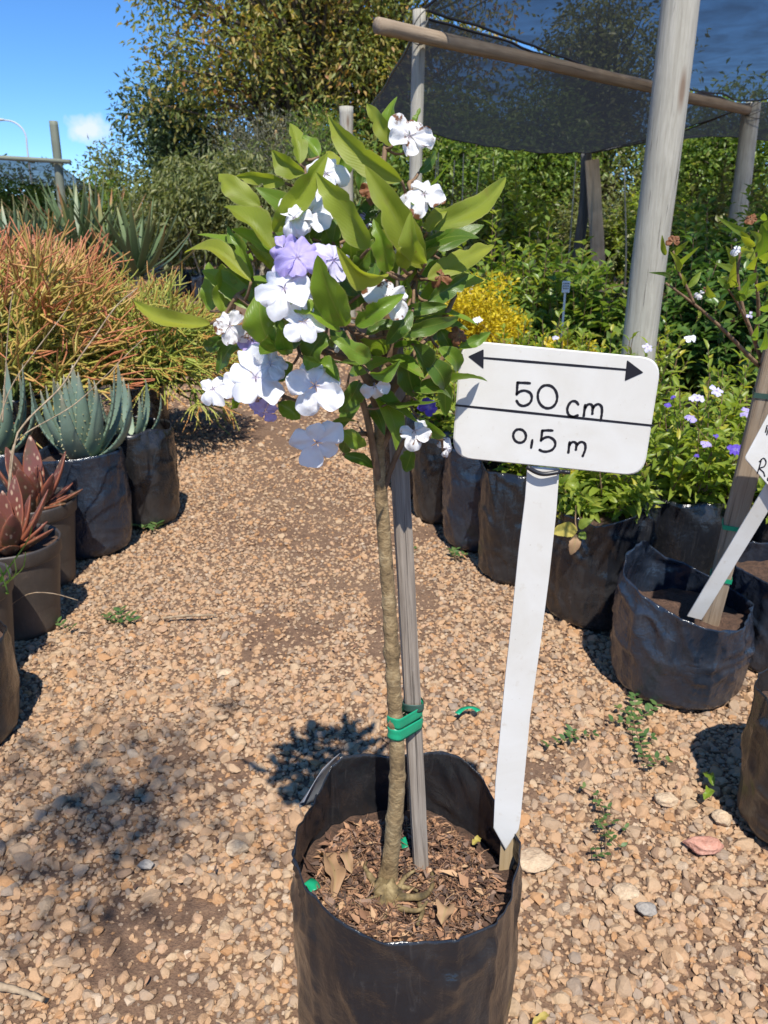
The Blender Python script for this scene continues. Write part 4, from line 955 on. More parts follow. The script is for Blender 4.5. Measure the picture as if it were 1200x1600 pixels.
def shoot_bush(name, label, cat, base, top, rx, ry, ns, L, W, mat, group=None, per=13, up=.75, solo=0, stem='twig', seed=0, zlow=0.25, tmpl=LT4, leafkey=None):
    """bush of many leafy upright shoots growing from a short base; solo: that many of the nearest leaves are objects of their own"""
    rs = np.random.default_rng(seed + 500)
    base = np.asarray(base, float); H = top - base[2]
    root = empty(name, base, label, cat, group)
    a = rs.uniform(0, 2 * math.pi, ns); q = np.sqrt(rs.random(ns))
    hz = (1 - 0.45 * q ** 2) * rs.uniform(zlow + .45, 1.0, ns) * H
    low = rs.random(ns) < .30; hz = np.where(low, hz * rs.uniform(zlow, .7, ns), hz)
    tipx = np.stack([base[0] + rx * q * np.cos(a), base[1] + ry * q * np.sin(a), base[2] + hz], 1)
    tipx += rs.normal(0, .05 * rx, (ns, 3))
    mid = base + (tipx - base) * np.array((.62, .62, .42)); mid += rs.normal(0, .02, mid.shape)
    b_ = MB(); P0 = np.repeat(base[None], ns, 0) + rs.normal(0, .012, (ns, 3)) * np.array((1, 1, 0))
    P0[:, 2] = base[2] - .004
    sticks(b_, P0, mid, tipx, .0042, .003, .0014, sides=4); b_.build('stems', M[stem], root)
    n = ns * per
    k = np.repeat(np.arange(ns), per); s = np.tile(np.linspace(.0, 1.0, per), ns) + rs.normal(0, .03, n); s = np.clip(s, 0, 1)
    Bp = np.where((s < .35)[:, None], base + (mid[k] - base) * ((s / .35)[:, None] * .6 + .4), mid[k] + (tipx[k] - mid[k]) * np.clip((s - .35) / .65, 0, 1)[:, None])
    ang = np.tile(np.arange(per) * 2.4, ns) + np.repeat(rs.uniform(0, 6.28, ns), per)
    ax = unit(tipx - mid)[k]
    e1 = unit(np.cross(ax, np.array((.31, .2, .93)))); e2 = np.cross(ax, e1)
    out = np.cos(ang)[:, None] * e1 + np.sin(ang)[:, None] * e2
    lift = up * (.35 + .9 * s ** 2)
    D = unit(out + ax * lift[:, None] + rs.normal(0, .18, (n, 3)))
    Nn = unit(ax - D * np.sum(ax * D, 1, keepdims=True) + rs.normal(0, .25, (n, 3)))
    Ls = L * rs.uniform(.65, 1.15, n) * (1 - .35 * s ** 3); Ws = W * rs.uniform(.8, 1.2, n) * (1 - .3 * s ** 3)
    if solo:
        order = np.argsort(np.linalg.norm(Bp + D * Ls[:, None] * .5 - CAMP, axis=1)); pick = order[:solo]; keep = np.ones(n, bool); keep[pick] = False
        for i in pick: place_leaf(LEAFM[leafkey], root, Bp[i], D[i], Nn[i], Ls[i], Ws[i])
    else: keep = np.ones(n, bool)
    b_ = MB(); leaf_batch(b_, Bp[keep], D[keep], Nn[keep], Ls[keep], Ws[keep], tmpl); tag(b_.build('foliage', M[mat], root), kind='stuff')
    return root, tipx

def crown_tree(name, label, base, H, crown_c, crown_r, nclump, per, leaf, mat, group=None, seed=0, trunk_r=.12, bark='dark_bark', cat='tree', droop=0.0, clump_r=.35, shell=.55, stems=1, aspect=.45):
    """tree with tapered trunk, limbs reaching every clump, and a crown of leaf-sized faces"""
    rs = np.random.default_rng(seed + 900); base = np.asarray(base, float); cc = np.asarray(crown_c, float); cr = np.asarray(crown_r, float)
    root = empty(name, base, label, cat, group)
    d = unit(rs.normal(size=(nclump, 3))); q = shell + (1 - shell) * rs.random(nclump) ** .6; q = np.where(rs.random(nclump) < .25, rs.random(nclump) * shell, q)
    C = cc + d * q[:, None] * cr * (1 + .18 * vnoise(d * 2 + seed, seed))[:, None]
    b_ = MB()
    for k in range(stems):
        off = rs.normal(0, .10 * (stems > 1), 3) * np.array((1, 1, 0)); tp = cc + (rs.normal(0, .3, 3) * cr if stems > 1 else np.zeros(3)) + np.array((0, 0, .35 * cr[2]))
        PT = resample([base + off + np.array((0, 0, -.02)), base + off + (tp - base) * .33 + rs.normal(0, .03 * H, 3) * np.array((1, 1, 0)), base + (tp - base) * .7 + rs.normal(0, .03 * H, 3) * np.array((1, 1, 0)), tp], 24)
        tube(b_, PT, np.linspace(trunk_r, trunk_r * .18, 24) * (1 + .1 * rs.normal(size=24)), 9)
        if k == 0: PT0 = PT
    i = np.clip((8 + 15 * (C[:, 2] - cc[2] + cr[2]) / (2 * cr[2])).astype(int) - rs.integers(0, 5, nclump), 6, 22)
    A = PT0[i]; Mid = (A + C) / 2 + np.array((0, 0, .12)) * cr[2]
    sticks(b_, A, Mid, C, trunk_r * .28, trunk_r * .16, trunk_r * .05, sides=5); b_.build('trunk', M[bark], root)
    n = nclump * per; k = np.repeat(np.arange(nclump), per)
    off = np.clip(rs.normal(size=(n, 3)), -1.5, 1.5) * clump_r * np.array((1, 1, .75)); Bp = C[k] + off
    D = unit(unit(off) * .8 + rs.normal(0, .6, (n, 3)) + np.array((0, 0, -droop)))
    Nn = unit(np.array((0, 0, .9)) + rs.normal(0, .65, (n, 3)))
    Ls = leaf * rs.uniform(.6, 1.25, n)
    b_ = MB(); leaf_batch(b_, Bp, D, Nn, Ls, Ls * aspect, LT2); tag(b_.build('crown', M[mat], root), kind='stuff')
    return root

# ================================================================== RIGHT-HAND ROW
RG = 'black grow bags along the right edge of the aisle'
RIGHT = [  # label, x, y, r, h, soil, seed, material, rim
 ('grow bag cut by the right edge of the photo, nearest the camera', 1.045, 1.50, .170, .34, .28, 31, 'bag_dusty'),
 ('grow bag behind the folded bag, cut by the right edge of the photo', 1.31, 2.30, .17, .34, .27, 33, 'bag_clean_sheen'),
 ('wide grow bag right behind the size sign stake, under a leafy green bush', 0.785, 2.63, .178, .47, .40, 34, 'bag'),
 ('grow bag left of the wide one, its edge hidden by the size sign stake', 0.565, 2.98, .165, .46, .40, 35, 'bag'),
 ('grow bag under the lower left corner of the size sign', 0.445, 3.32, .165, .47, .41, 36, 'bag_clean_sheen'),
 ('third grow bag to the left of the size sign stake', 0.315, 3.66, .16, .47, .41, 37, 'bag_dusty'),
 ('fourth grow bag to the left of the size sign stake', 0.225, 4.02, .16, .47, .41, 38, 'bag'),
 ('farthest small grow bag showing just right of the grey stake', 0.13, 4.42, .16, .47, .41, 39, 'bag')]
for i, (lab, x, y, r, h, so, sd, mt) in enumerate(RIGHT):
    rim = None
    if i == 2:
        rim = lambda th: np.interp(np.degrees(th), [0, 60, 120, 180, 225, 250, 275, 300, 330, 360], [.505, .49, .44, .42, .425, .405, .44, .475, .50, .505])
    bag(lab, (x, y), r, h, so, sd, M[mt], RG, (130, 52) if y < 3 else (90, 36), rim, flop=.15, creases=1.5)
def r2_rim(th): return np.interp(np.degrees(th), [0, 30, 60, 90, 120, 140, 165, 180, 200, 220, 245, 270, 300, 330, 360], [.285, .29, .31, .34, .42, .435, .415, .375, .355, .335, .315, .295, .272, .278, .285])
bag('slumped grow bag with a turned-up flap holding a brown stake and slanting white stick', (0.925, 2.14), 0.182, .33, .225, 32, M['bag_clean_sheen'], RG, (120, 44), r2_rim, flop=.16, creases=1.6)
# second row in the shade of the bushes
for i, (x, y, lab) in enumerate([(1.13, 2.72, 'shaded grow bag between the wide bag and the brown stake'), (1.50, 2.62, 'shaded grow bag behind the brown stake at the right edge'), (0.98, 3.25, 'shaded grow bag behind the wide bag, under the purple-flowered bushes'), (1.42, 3.1, 'deeply shaded grow bag at the right, under the purple-flowered bushes'), (0.84, 3.7, 'grow bag hidden behind the white plate of the size sign'), (0.74, 4.2, 'grow bag behind the fourth bag of the aisle row'), (1.25, 3.75, 'grow bag just in front of the thick weathered post')]):
    bag(lab, (x, y), .165, .44, .37, 60 + i, M['bag'], 'black grow bags in the second row on the right', (56, 24))

BG_ = 'leafy bushes with lilac flowers on the right'
bushes = [  # label, base x,y, soil z, top z, rx, ry, shoots, solo
 ('low leafy bush spilling over the wide grow bag under the size sign', .785, 2.63, .395, .66, .20, .20, 34, 70),
 ('yellow-green bush at the right edge of the size sign, nearest the brown stake', 1.13, 2.72, .37, .88, .25, .24, 62, 90),
 ('tall yellow-green bush above the right corner of the size sign', 0.98, 3.25, .37, 1.00, .26, .26, 60, 60),
 ('yellow-green bush behind the brown stake at the right edge', 1.50, 2.62, .37, .84, .26, .24, 56, 60),
 ('bushy yellow-green plant between brown stake and thick weathered post', 1.42, 3.10, .37, .98, .27, .26, 58, 40),
 ('upright green bush showing above the middle of the size sign', .84, 3.70, .37, 1.00, .25, .25, 60, 60),
 ('bush at the foot of the thick weathered post', 1.25, 3.75, .37, 1.03, .26, .26, 54, 20),
 ('bush on the bag hidden by the size sign stake', .565, 2.98, .395, .74, .18, .18, 30, 20),
 ('bush above the bag under the lower left sign corner', .445, 3.32, .405, .86, .19, .19, 36, 20),
 ('bush on the third bag left of the sign stake', .315, 3.66, .405, .88, .19, .19, 34, 0),
 ('bush on the fourth bag left of the sign stake', .225, 4.02, .405, .90, .19, .19, 34, 0),
 ('bush on the farthest bag right of the grey stake', .13, 4.42, .405, .90, .19, .19, 34, 0),
 ('green bush between the golden shrub and the size sign', .74, 4.2, .37, .92, .25, .25, 52, 0)]
BR = []
for i, (lab, x, y, z, t, rx, ry, ns, so) in enumerate(bushes):
    BR.append(shoot_bush('flowering_bush', lab, 'bush', (x, y, z), t, rx, ry, ns, .082, .027, 'fol_bruns', BG_, 19, .8, so, seed=i, leafkey='fol_bruns'))
# lilac flowers on the bushes
def small_flower(bi, px, py, Y, dia, mat, seed, wilt=.3, n=None):
    c = at(px, py, Y); root = BR[bi][0]
    f = flower(root, c, dia / 2, (TOCAM(c) * .5 + np.array((0, 0, .8))) if n is None else n, mat, seed, wilt, twig=False)
    b_ = MB(); tips = BR[bi][1]; j = np.argmin(np.linalg.norm(tips - c, axis=1)); a0 = tips[j]
    tube(b_, resample([c, (c + a0) / 2 + np.array((0, 0, -.01)), a0], 6), .0012, 5); b_.build('flower_stalk', M['twig'], root)
for k, (bi, px, py, Y, dia, mt) in enumerate([(1, 1090, 622, 2.50, .052, 'petal_pale'), (1, 1120, 611, 2.52, .045, 'petal_pale'), (1, 1080, 653, 2.49, .045, 'petal_lilac'), (1, 1043, 632, 2.50, .024, 'petal_purple'), (3, 1150, 703, 2.40, .055, 'petal_purple'), (3, 1168, 645, 2.42, .045, 'petal_lilac'),
        (2, 1078, 528, 3.0, .045, 'petal_white'), (2, 1012, 542, 3.05, .04, 'petal_pale'), (1, 1102, 693, 2.45, .035, 'petal_lilac'), (1, 1119, 681, 2.46, .018, 'petal_purple'), (1, 1088, 712, 2.45, .018, 'petal_purple'), (1, 1052, 620, 2.5, .018, 'petal_purple'), (5, 747, 500, 3.6, .05, 'petal_white'), (5, 868, 527, 3.55, .03, 'petal_pale'), (7, 663, 636, 3.0, .05, 'petal_purple')]):
    small_flower(bi, px, py, Y, dia, mt, 700 + k)
# withered leaves hanging over the rim of the wide bag
wl_ = BR[0][0]
for p0, p1, w, mt in [((902, 828), (862, 833), 26, 'yellow_leaf'), ((900, 835), (893, 868), 20, 'dead_leaf'), ((905, 825), (925, 812), 16, 'fol_bruns'), ((905, 833), (915, 842), 14, 'fol_bruns')]:
    big_leaf(at(*p0, 2.44), at(*p1, 2.42), w / FPX * 2.4, int(p1[0]), .2, .05).build('leaf', M[mt], wl_)
b = MB(); tube(b, resample([at(900, 790, 2.5), at(899, 815, 2.46), at(902, 830, 2.44)], 8), .0022, 6); b.build('twig', M['twig'], wl_)

# tall plank stake, young tree and price sign in the slumped bag
S0, S1 = at(1108, 975, 2.11), at(1222, 520, 2.00)
tag(board('wooden_stake', S0 - unit(S1 - S0) * .12, S1, (.050, .062), .045, M['plank'], None, (-.35, -1, 0), 0, 8), 'thick brown wooden stake leaning right in the slumped grow bag', 'stake')
for lab, py, px in [('dark green tape round the brown stake high up', 602, 1201), ('thin green tape round the brown stake at the price stick', 801, 1150), ('short bright green tape round the brown stake just above its bag', 888, 1132)]:
    t = (py - 975) / (520 - 975); c = S0 + (S1 - S0) * np.clip(t, 0, 1); w = .030 + .006 * t
    b_ = MB(); D = unit(S1 - S0); F_ = np.array((-.35, -1, 0.)); F_ = unit(F_ - D * np.dot(F_, D)); Sx = np.cross(F_, D)
    ww = (.050 + .012 * t) / 2 + .002; tt = .0225 + .002; pr = [(-1, -1), (1, -1), (1, 1), (-1, 1)]
    V = [c + D * zz + Sx * a_ * ww + F_ * b2 * tt for zz in (-.007, .007) for a_, b2 in pr]; b_.add(np.array(V), None, grid_quads(1, 4, True))
    o = b_.build('plant_tie', M['tape_dull'] if py == 602 else M['tape'], smooth=False); md = o.modifiers.new('t', 'SOLIDIFY'); md.thickness = .0012; md.offset = 1; tag(o, lab, 'tape')

yt = empty('young_tree', at(1235, 960, 2.16), 'young standard tree with brown withered flowers at the right edge', 'tree')
YT = MB()
Y2 = 2.10
def br(pts, r0, r1): q = resample([at(x, y, yy) for x, y, yy in pts], 22); tube(YT, q, np.linspace(r0, r1, 22), 8); return q
yl = [br([(1240, 960, 2.14), (1232, 780, 2.12), (1220, 640, 2.1), (1196, 580, 2.08), (1180, 535, 2.06), (1160, 480, 2.05), (1152, 430, 2.04), (1158, 390, 2.03)], .012, .0035),
      br([(1196, 580, 2.08), (1172, 558, 2.0), (1135, 520, 1.95), (1098, 486, 1.92), (1062, 458, 1.90), (1040, 442, 1.90)], .0065, .0025), br([(1084, 474, 1.91), (1072, 446, 1.9), (1058, 420, 1.9), (1052, 392, 1.9)], .004, .002),
      br([(1180, 535, 2.06), (1185, 480, 2.0), (1180, 420, 1.96), (1186, 360, 1.95)], .006, .0025), br([(1190, 560, 2.07), (1215, 500, 2.0), (1222, 430, 1.98), (1215, 370, 1.98)], .006, .0025), br([(1170, 510, 2.05), (1150, 470, 1.98), (1128, 440, 1.95)], .004, .002)]
YT.build('trunk', M['twig'], yt)
def xz(x, y): return (980 + x / 5.332, 320 + y / 5.332)
for i, (a0, a1, w, k) in enumerate([((320, 420), (300, 285), 40, 'o'), ((375, 420), (510, 305), 46, 'o'), ((430, 560), (390, 425), 52, 'o'), ((440, 560), (555, 432), 46, 'o'), ((505, 690), (620, 555), 52, 'o'), ((480, 680), (455, 570), 30, 'o'), ((340, 670), (225, 580), 36, 'd'),
        ((1000, 180), (825, 130), 60, 'o'), ((1060, 460), (930, 335), 66, 'o'), ((1075, 450), (1125, 180), 110, 'g'), ((1060, 350), (940, 240), 56, 'o'), ((890, 540), (790, 490), 56, 'o'), ((870, 520), (820, 340), 50, 'o'), ((860, 620), (740, 650), 50, 'o'), ((730, 770), (670, 680), 50, 'o'), ((920, 680), (930, 570), 70, 'o'),
        ((980, 770), (1085, 705), 50, 'g'), ((1050, 985), (1180, 920), 56, 'g'), ((1110, 880), (1180, 780), 60, 'o'), ((1100, 690), (1190, 640), 56, 'o'), ((900, 930), (800, 885), 40, 'o'), ((590, 880), (570, 985), 26, 'o'), ((1040, 540), (1080, 460), 60, 'o'), ((960, 420), (1010, 400), 50, 'o'), ((1130, 130), (1150, 60), 50, 'o'), ((1140, 250), (1200, 130), 60, 'o'),
        ((1000, 640), (1090, 560), 70, 'd'), ((900, 760), (1000, 640), 80, 'd'), ((960, 800), (900, 700), 70, 'd'), ((850, 700), (760, 600), 50, 'd'), ((1060, 1130), (1090, 1000), 50, 'g'), ((1075, 1200), (1135, 1095), 50, 'g'), ((820, 800), (750, 880), 44, 'o'), ((1120, 480), (1180, 400), 70, 'o'), ((1000, 330), (960, 250), 50, 'o'), ((1090, 320), (1030, 220), 50, 'o'), ((1170, 330), (1210, 230), 60, 'o'), ((1150, 560), (1230, 500), 70, 'o'), ((1190, 720), (1280, 640), 70, 'o')]):
    big_leaf(at(*xz(*a0), 1.98 - .04 * (i % 3)), at(*xz(*a1), 1.94 - .05 * (i % 4)), w / 5.332 / FPX * 1.95 * 1.05, 900 + i, random.uniform(-.4, .4), random.uniform(0, .12)).build('leaf', M[LM[k]], yt)
for i, (c0, d, mt) in enumerate([((385, 310), 100, 'petal_dead'), ((605, 740), 100, 'petal_wilted'), ((655, 705), 50, 'petal_dead'), ((1030, 120), 90, 'petal_dead'), ((915, 375), 80, 'petal_white'), ((860, 600), 50, 'petal_dead'), ((1025, 915), 60, 'petal_pale'), ((880, 960), 40, 'petal_dead')]):
    c = at(*xz(*c0), 1.92); flower(yt, c, d / 5.332 / FPX * 1.9 * .55, TOCAM(c) + np.array((0, 0, .4)), mt, 960 + i, .8, twig=False)

ps = empty('price_sign', at(1088, 948, 1.98), 'white handwritten price sign on a slanting white stick at the right edge', 'sign')
board('stick', at(1085, 965, 2.03), at(1212, 755, 1.92), .044, .004, M['white'], ps, (0, -1, .2), seed=4, wob=.01)
PY = 1.905
q = rounded_poly([at(x, y, PY) for x, y in [(1163, 716), (1204, 640), (1330, 720), (1288, 800), (1262, 830)]], .008, 4)
slab('plate', q[::-1], np.array((0, -1.0, 0)), .004, M['white'], ps)
def pst(b_, pts, w=2.2):
    q = resample([at(x, y, PY - .0026) for x, y in pts], max(8, 5 * len(pts))); T_ = unit(np.gradient(q, axis=0)); S_ = np.cross(np.array((0, -1., 0)), T_) * w / FPX * PY / 2
    b_.add(np.stack([q - S_, q + S_], 1).reshape(-1, 3), None, grid_quads(len(q) - 1, 1))
b = MB()
pst(b, [(1190, 717), (1187, 728), (1183, 741)]); pst(b, [(1186, 722), (1193, 716), (1197, 722), (1194, 729), (1187, 732), (1193, 738), (1195, 745)]); pst(b, [(1201, 727), (1207, 722), (1209, 730), (1203, 742), (1199, 750), (1206, 751), (1211, 751)])
b.build('lettering', M['ink'], ps, smooth=False); b = MB(); pst(b, [(1199, 664), (1196, 676)]); pst(b, [(1198, 680), (1202, 668), (1206, 682)])
b.build('lettering', M['ink'], ps, smooth=False)

# ================================================================== HEDGE OF POTTED SHRUBS UNDER THE NET
gold = [('round golden-yellow shrub behind the flowering bushes', .56, 4.72, .40, 1.08, .27, 150, .028), ('low golden-yellow shrub peeping over the middle of the size sign', 1.02, 4.40, .40, .74, .20, 80, .026)]
for i, (lab, x, y, z, t, r, ns, L) in enumerate(gold):
    ns = ns * 2
    bag('grow bag under the ' + ('round' if i == 0 else 'low') + ' golden-yellow shrub', (x, y), .165, .46, .40, 80 + i, M['bag'], 'bags of the golden shrubs', (48, 20))
    crown_tree('golden_shrub', lab, (x, y, z), t, (x, y, z + (t - z) * .55), (r, r, (t - z) * .46), 150, 60, .030, 'fol_yellow', 'golden-yellow shrubs', 140 + i, .008, 'twig', 'shrub', -.3, .045, .5, 5, .55)
hedge = [  # px of centre, Y, top height, rx, mat, leaf, shoots, label
 (705, 5.6, 1.30, .42, 'fol_mid', .085, 80, 'leafy shrub just right of the flowering tree, behind the golden shrub'), (775, 5.5, 1.46, .45, 'fol_bruns', .085, 90, 'light green shrub left of the small tag with writing'), (835, 5.35, 1.46, .44, 'fol_mid', .090, 95, 'mid-green shrub directly behind the small white tag'), (925, 5.1, 1.34, .40, 'fol_mid', .11, 80, 'broad-leaved shrub left of the thick weathered post'),
 (1075, 5.0, 1.40, .46, 'fol_deep', .10, 90, 'dark shrub just right of the thick weathered post'), (1165, 4.9, 1.45, .50, 'fol_deep', .10, 90, 'dark shrub behind the young tree at the right edge'), (1120, 7.0, 1.80, .70, 'fol_deep', .13, 100, 'big-leaved dark shrub below the far right post'), (1210, 7.4, 1.90, .70, 'fol_mid', .13, 90, 'tall shrub at the right edge below the net'),
 (745, 8.2, 1.90, .75, 'fol_olive', .12, 110, 'tall olive shrub below the left half of the net'), (790, 8.4, 2.05, .60, 'fol_bruns', .13, 110, 'tall light green shrub left of the thin dark post'), (1040, 8.4, 1.95, .60, 'fol_mid', .13, 110, 'tall shrub behind the thick weathered post, right of the leaning plank'), (1095, 11.5, 2.35, .8, 'fol_olive', .14, 110, 'olive shrub behind the thick weathered post'), (1190, 12.0, 2.45, 1.0, 'fol_olive', .15, 110, 'tall olive shrub in the far right corner'),
 (690, 10.5, 2.30, .8, 'fol_olive', .13, 90, 'thin olive shrub with pale bare stems behind the flowering tree'), (630, 9.5, 1.7, .7, 'fol_mid', .12, 80, 'shrub half hidden behind the flowering tree crown'), (770, 12.5, 2.5, .9, 'fol_mid', .15, 110, 'tall far shrub under the left half of the net edge'), (930, 17.5, 2.7, 1.1, 'fol_olive', .15, 110, 'far olive shrub behind the pale leaning plank'), (1015, 17.0, 2.7, 1.1, 'fol_bruns', .15, 100, 'far light green shrub peeping left of the thick post')]
for i, (px, Y, t, rx, mt, L, ns, lab) in enumerate(hedge):
    x = at(px, 420, Y)[0]
    bag('grow bag of the ' + lab, (x, Y), .20, .42, .36, 100 + i, M['bag'], 'bags of the hedge shrubs under the net', (36, 14))
    shoot_bush('hedge_shrub', lab, 'shrub', (x, Y, .36), t, rx, rx, ns, L * 1.25, L * .52, mt, 'shrubs under the shade net', 30, .55, 0, seed=60 + i, zlow=.15, tmpl=LT2)
# pale bare canes
for i, (px, py0, py1, Y) in enumerate([(672, 250, 420, 9.0), (690, 238, 430, 9.2), (705, 250, 420, 9.4), (722, 240, 430, 9.1), (742, 255, 410, 9.5), (760, 245, 400, 9.7), (655, 250, 420, 9.3), (892, 250, 330, 9.0), (985, 262, 330, 8.0)]):
    q0 = gnd(px, 0, 0) if False else at(px, py1, Y); q0 = np.array((q0[0], q0[1], .0)); q1 = at(px + random.uniform(-12, 12), py0, Y)
    b_ = MB(); tube(b_, resample([q0, (q0 + q1) / 2 + RNG.normal(0, .03, 3), q1], 12), np.linspace(.014, .006, 12), 6)
    tag(b_.build('bare_cane', M['pale_stem']), ['second bare cane from the left under the net', 'third bare cane from the left under the net', 'fourth bare cane from the left under the net', 'fifth bare cane from the left under the net', 'sixth bare cane from the left under the net', 'seventh bare cane from the left under the net', 'leftmost bare cane, close behind the left net post', 'pale bare cane beside the thin dark post', 'pale bare cane just left of the thick weathered post'][i], 'cane', 'bare canes among the shrubs')
# two small tags in the hedge
for lab, px, py, Y in [('small white plant tag on a stick in front of the mid-green shrubs', 884, 448, 4.7), ('tiny pale plant tag behind the round golden-yellow shrub', 735, 446, 5.0)]:
    c = at(px, py, Y); root = empty('plant_tag', (c[0], c[1], 0.0), lab, 'tag', 'small plant tags in the hedge'); w = .022 if Y == 4.7 else .018; h = .033 if Y == 4.7 else .024
    slab('plate', rounded_poly([c + np.array(v) for v in [(-w, 0, h), (w, -.01, h), (w, -.01, -h), (-w, 0, -h)]], .004, 3)[::-1], np.array((0, -1., 0)), .003, M['tag_white'], root)
    board('stick', (c[0], c[1] + .006, .02), c + np.array((0, .006, 0)), .012, .003, M['tag_white'], root, n=6)
    if Y == 4.7:
        b_ = MB()
        for r_ in range(3):
            for s_ in range(4):
                a = c + np.array((-.017 + s_ * .009, -.012, .016 - r_ * .014)); b_.add(np.array([a, a + (.005, 0, 0), a + (.005, 0, .006), a + (0, 0, .006)]), None, [(0, 1, 2, 3)])
        b_.build('marks', M['ink'], root)

# ================================================================== SHADE STRUCTURE
sh = empty('shade_structure', (1.16, 3.6, 0), 'pole frame carrying dark see-through shade net over the right side', 'shade house')
def pole(name, P0, P1, r, mat, seed=0, n=40, sides=20, taper=.94):
    P0, P1 = np.asarray(P0, float), np.asarray(P1, float); L = np.linalg.norm(P1 - P0); s = np.linspace(0, 1, n); th = np.linspace(0, 2 * math.pi, sides, endpoint=False)
    D = unit(P1 - P0); a = np.array((0, -1., 0)) if abs(D[1]) < .9 else np.array((1., 0, 0)); F_ = unit(a - D * np.dot(a, D)); Sx = np.cross(F_, D)
    rr = r * np.interp(s, [0, 1], [1, taper])[:, None] * (1 + .035 * vnoise(np.stack([np.cos(th)[None] * 1.3 + 0 * s[:, None], np.sin(th)[None] * 1.3 + 0 * s[:, None], s[:, None] * L * 1.8 + seed + 0 * th[None]], -1), seed))
    wob = .25 * r * np.stack([vnoise(np.stack([s * L * 1.1, s * 0, s * 0 + seed], -1), seed), vnoise(np.stack([s * L * 1.1, s * 0 + 5, s * 0 + seed], -1), seed + 1)], 1)
    V = np.stack([rr * np.cos(th) + wob[:, :1], rr * np.sin(th) + wob[:, 1:], np.repeat((s * L)[:, None], sides, 1)], -1).reshape(-1, 3)
    V = np.vstack([V, (0, 0, 0), (0, 0, L)]); t = []
    for j in range(sides): t += [(n * sides, (j + 1) % sides, j), (n * sides + 1, (n - 1) * sides + j, (n - 1) * sides + (j + 1) % sides)]
    b_ = MB(); b_.add(V, t, grid_quads(n - 1, sides, True)); o = b_.build(name, mat); o.parent = sh
    o.matrix_basis = Matrix.Translation(-sh.location) @ Matrix(((Sx[0], F_[0], D[0], P0[0]), (Sx[1], F_[1], D[1], P0[1]), (Sx[2], F_[2], D[2], P0[2]), (0, 0, 0, 1))); return o
NPX, NPY = at(997, 540, 3.6)[0], 3.6
pole('post', (NPX, NPY, 0), (NPX + .02, NPY, 3.25), .077, M['post'], 2, 60, 28)
A = at(655, 40, 6.0); B_ = at(1178, 168, 10.0); Dq = at(542, 170, 10.3); Cq = at(918, 240, 15.0)
pole('post', (A[0] - .01, A[1], 0), (A[0], A[1], A[2] + .09), .047, M['post'], 3)
pole('post', (B_[0] + .05, B_[1] + .05, 0), (B_[0], B_[1], B_[2] + .05), .105, M['post'], 4)
pole('post', (Dq[0], Dq[1], 0), (Dq[0], Dq[1], Dq[2] + .02), .085, M['post'], 5)
pole('post', (Cq[0], Cq[1], 0), (Cq[0], Cq[1], Cq[2]), .10, M['dark_post'], 6)
board('brace', np.array((at(948, 346, 14.6)[0], 14.6, at(948, 346, 14.6)[2] - 1.2)), at(925, 250, 14.8), .24, .06, M['pale_wood'], sh, seed=2)
bl, brr = at(592, 40, 5.55), at(1165, 172, 9.9)
pole('crossbeam', bl, brr + (brr - bl) * .04, .047, M['beam'], 8, 60, 18, 1.12)
# wire lashing at the beam ends
for c, r_ in ((A, .056), (B_, .11)):
    b = MB()
    for k in range(3):
        a = np.linspace(0, 2 * math.pi, 20); tube(b, np.stack([c[0] + r_ * np.cos(a), c[1] + r_ * np.sin(a) - .03, c[2] - .06 + .035 * k + .07 * np.sin(a + k)], 1), .004, 5, cap=False)
    b.build('wire_lashing', M['dark_post'], sh)
def net(name, c00, c10, c11, c01, sag, nu=30, nv=30, seed=0, scal=(0, 0, 0, 0), wr=.03, mat='net'):
    u, v = np.meshgrid(np.linspace(0, 1, nu + 1), np.linspace(0, 1, nv + 1), indexing='ij'); U, V_ = u[..., None], v[..., None]
    Pp = (1 - U) * (1 - V_) * c00 + U * (1 - V_) * c10 + U * V_ * c11 + (1 - U) * V_ * c01
    z = -sag * (np.sin(u * math.pi) * (0.4 + .6 * np.sin(v * math.pi)) + .0) + wr * fbm(np.stack([u * 9, v * 2.5, u * 0 + seed], -1), seed, 3)
    z = z - scal[0] * np.sin(u * math.pi) * (1 - v) - scal[1] * np.sin(u * math.pi) * v - scal[2] * np.sin(v * math.pi) * (1 - u) - scal[3] * np.sin(v * math.pi) * u
    Pp[..., 2] += z
    b_ = MB(); b_.add(Pp, None, grid_quads(nu, nv)); o = b_.build(name, M[mat], sh)
    # doubled hem rope along the rim
    b_ = MB()
    for E in (Pp[:, 0], Pp[:, -1], Pp[0], Pp[-1]): tube(b_, E, .010, 5, cap=False)
    b_.build('hem_rope', M['rubber'], o); return o
At = A + np.array((.02, 0, .10)); Bt = B_ + np.array((.05, 0, .06))
N0 = np.array((1.50, 4.6, 3.22)); N1 = np.array((5.6, 6.9, 3.2))
b = MB(); tube(b, resample([N0, (N0 + np.array((NPX, NPY, 3.2))) / 2 - np.array((0, 0, .03)), (NPX, NPY, 3.2)], 10), .006, 6); b.build('guy_rope', M['rubber'], sh)
net('shade_net', At, Bt, N1, N0, .12, 40, 30, 1, (.05, .05, .03, .1))
Ft, Gt = np.array((Dq[0] + .22, Dq[1], Dq[2] - .05)), Cq + np.array((.02, 0, .02))
net('shade_net', At - np.array((0, -.05, .03)), Bt - np.array((0, -.05, .03)), Gt, Ft, .10, 40, 30, 2, (.02, .12, .05, .05), mat='net_dense')
E1 = at(1000, 205, 15.4); E2 = at(1320, 250, 14.5); B2 = at(1420, 130, 10.5)
net('shade_net', Bt - np.array((0, -.06, .03)), B2, E2, Gt + np.array((.02, .02, 0)), .08, 30, 24, 3, (.02, -.35, .05, .05), mat='net_dense')

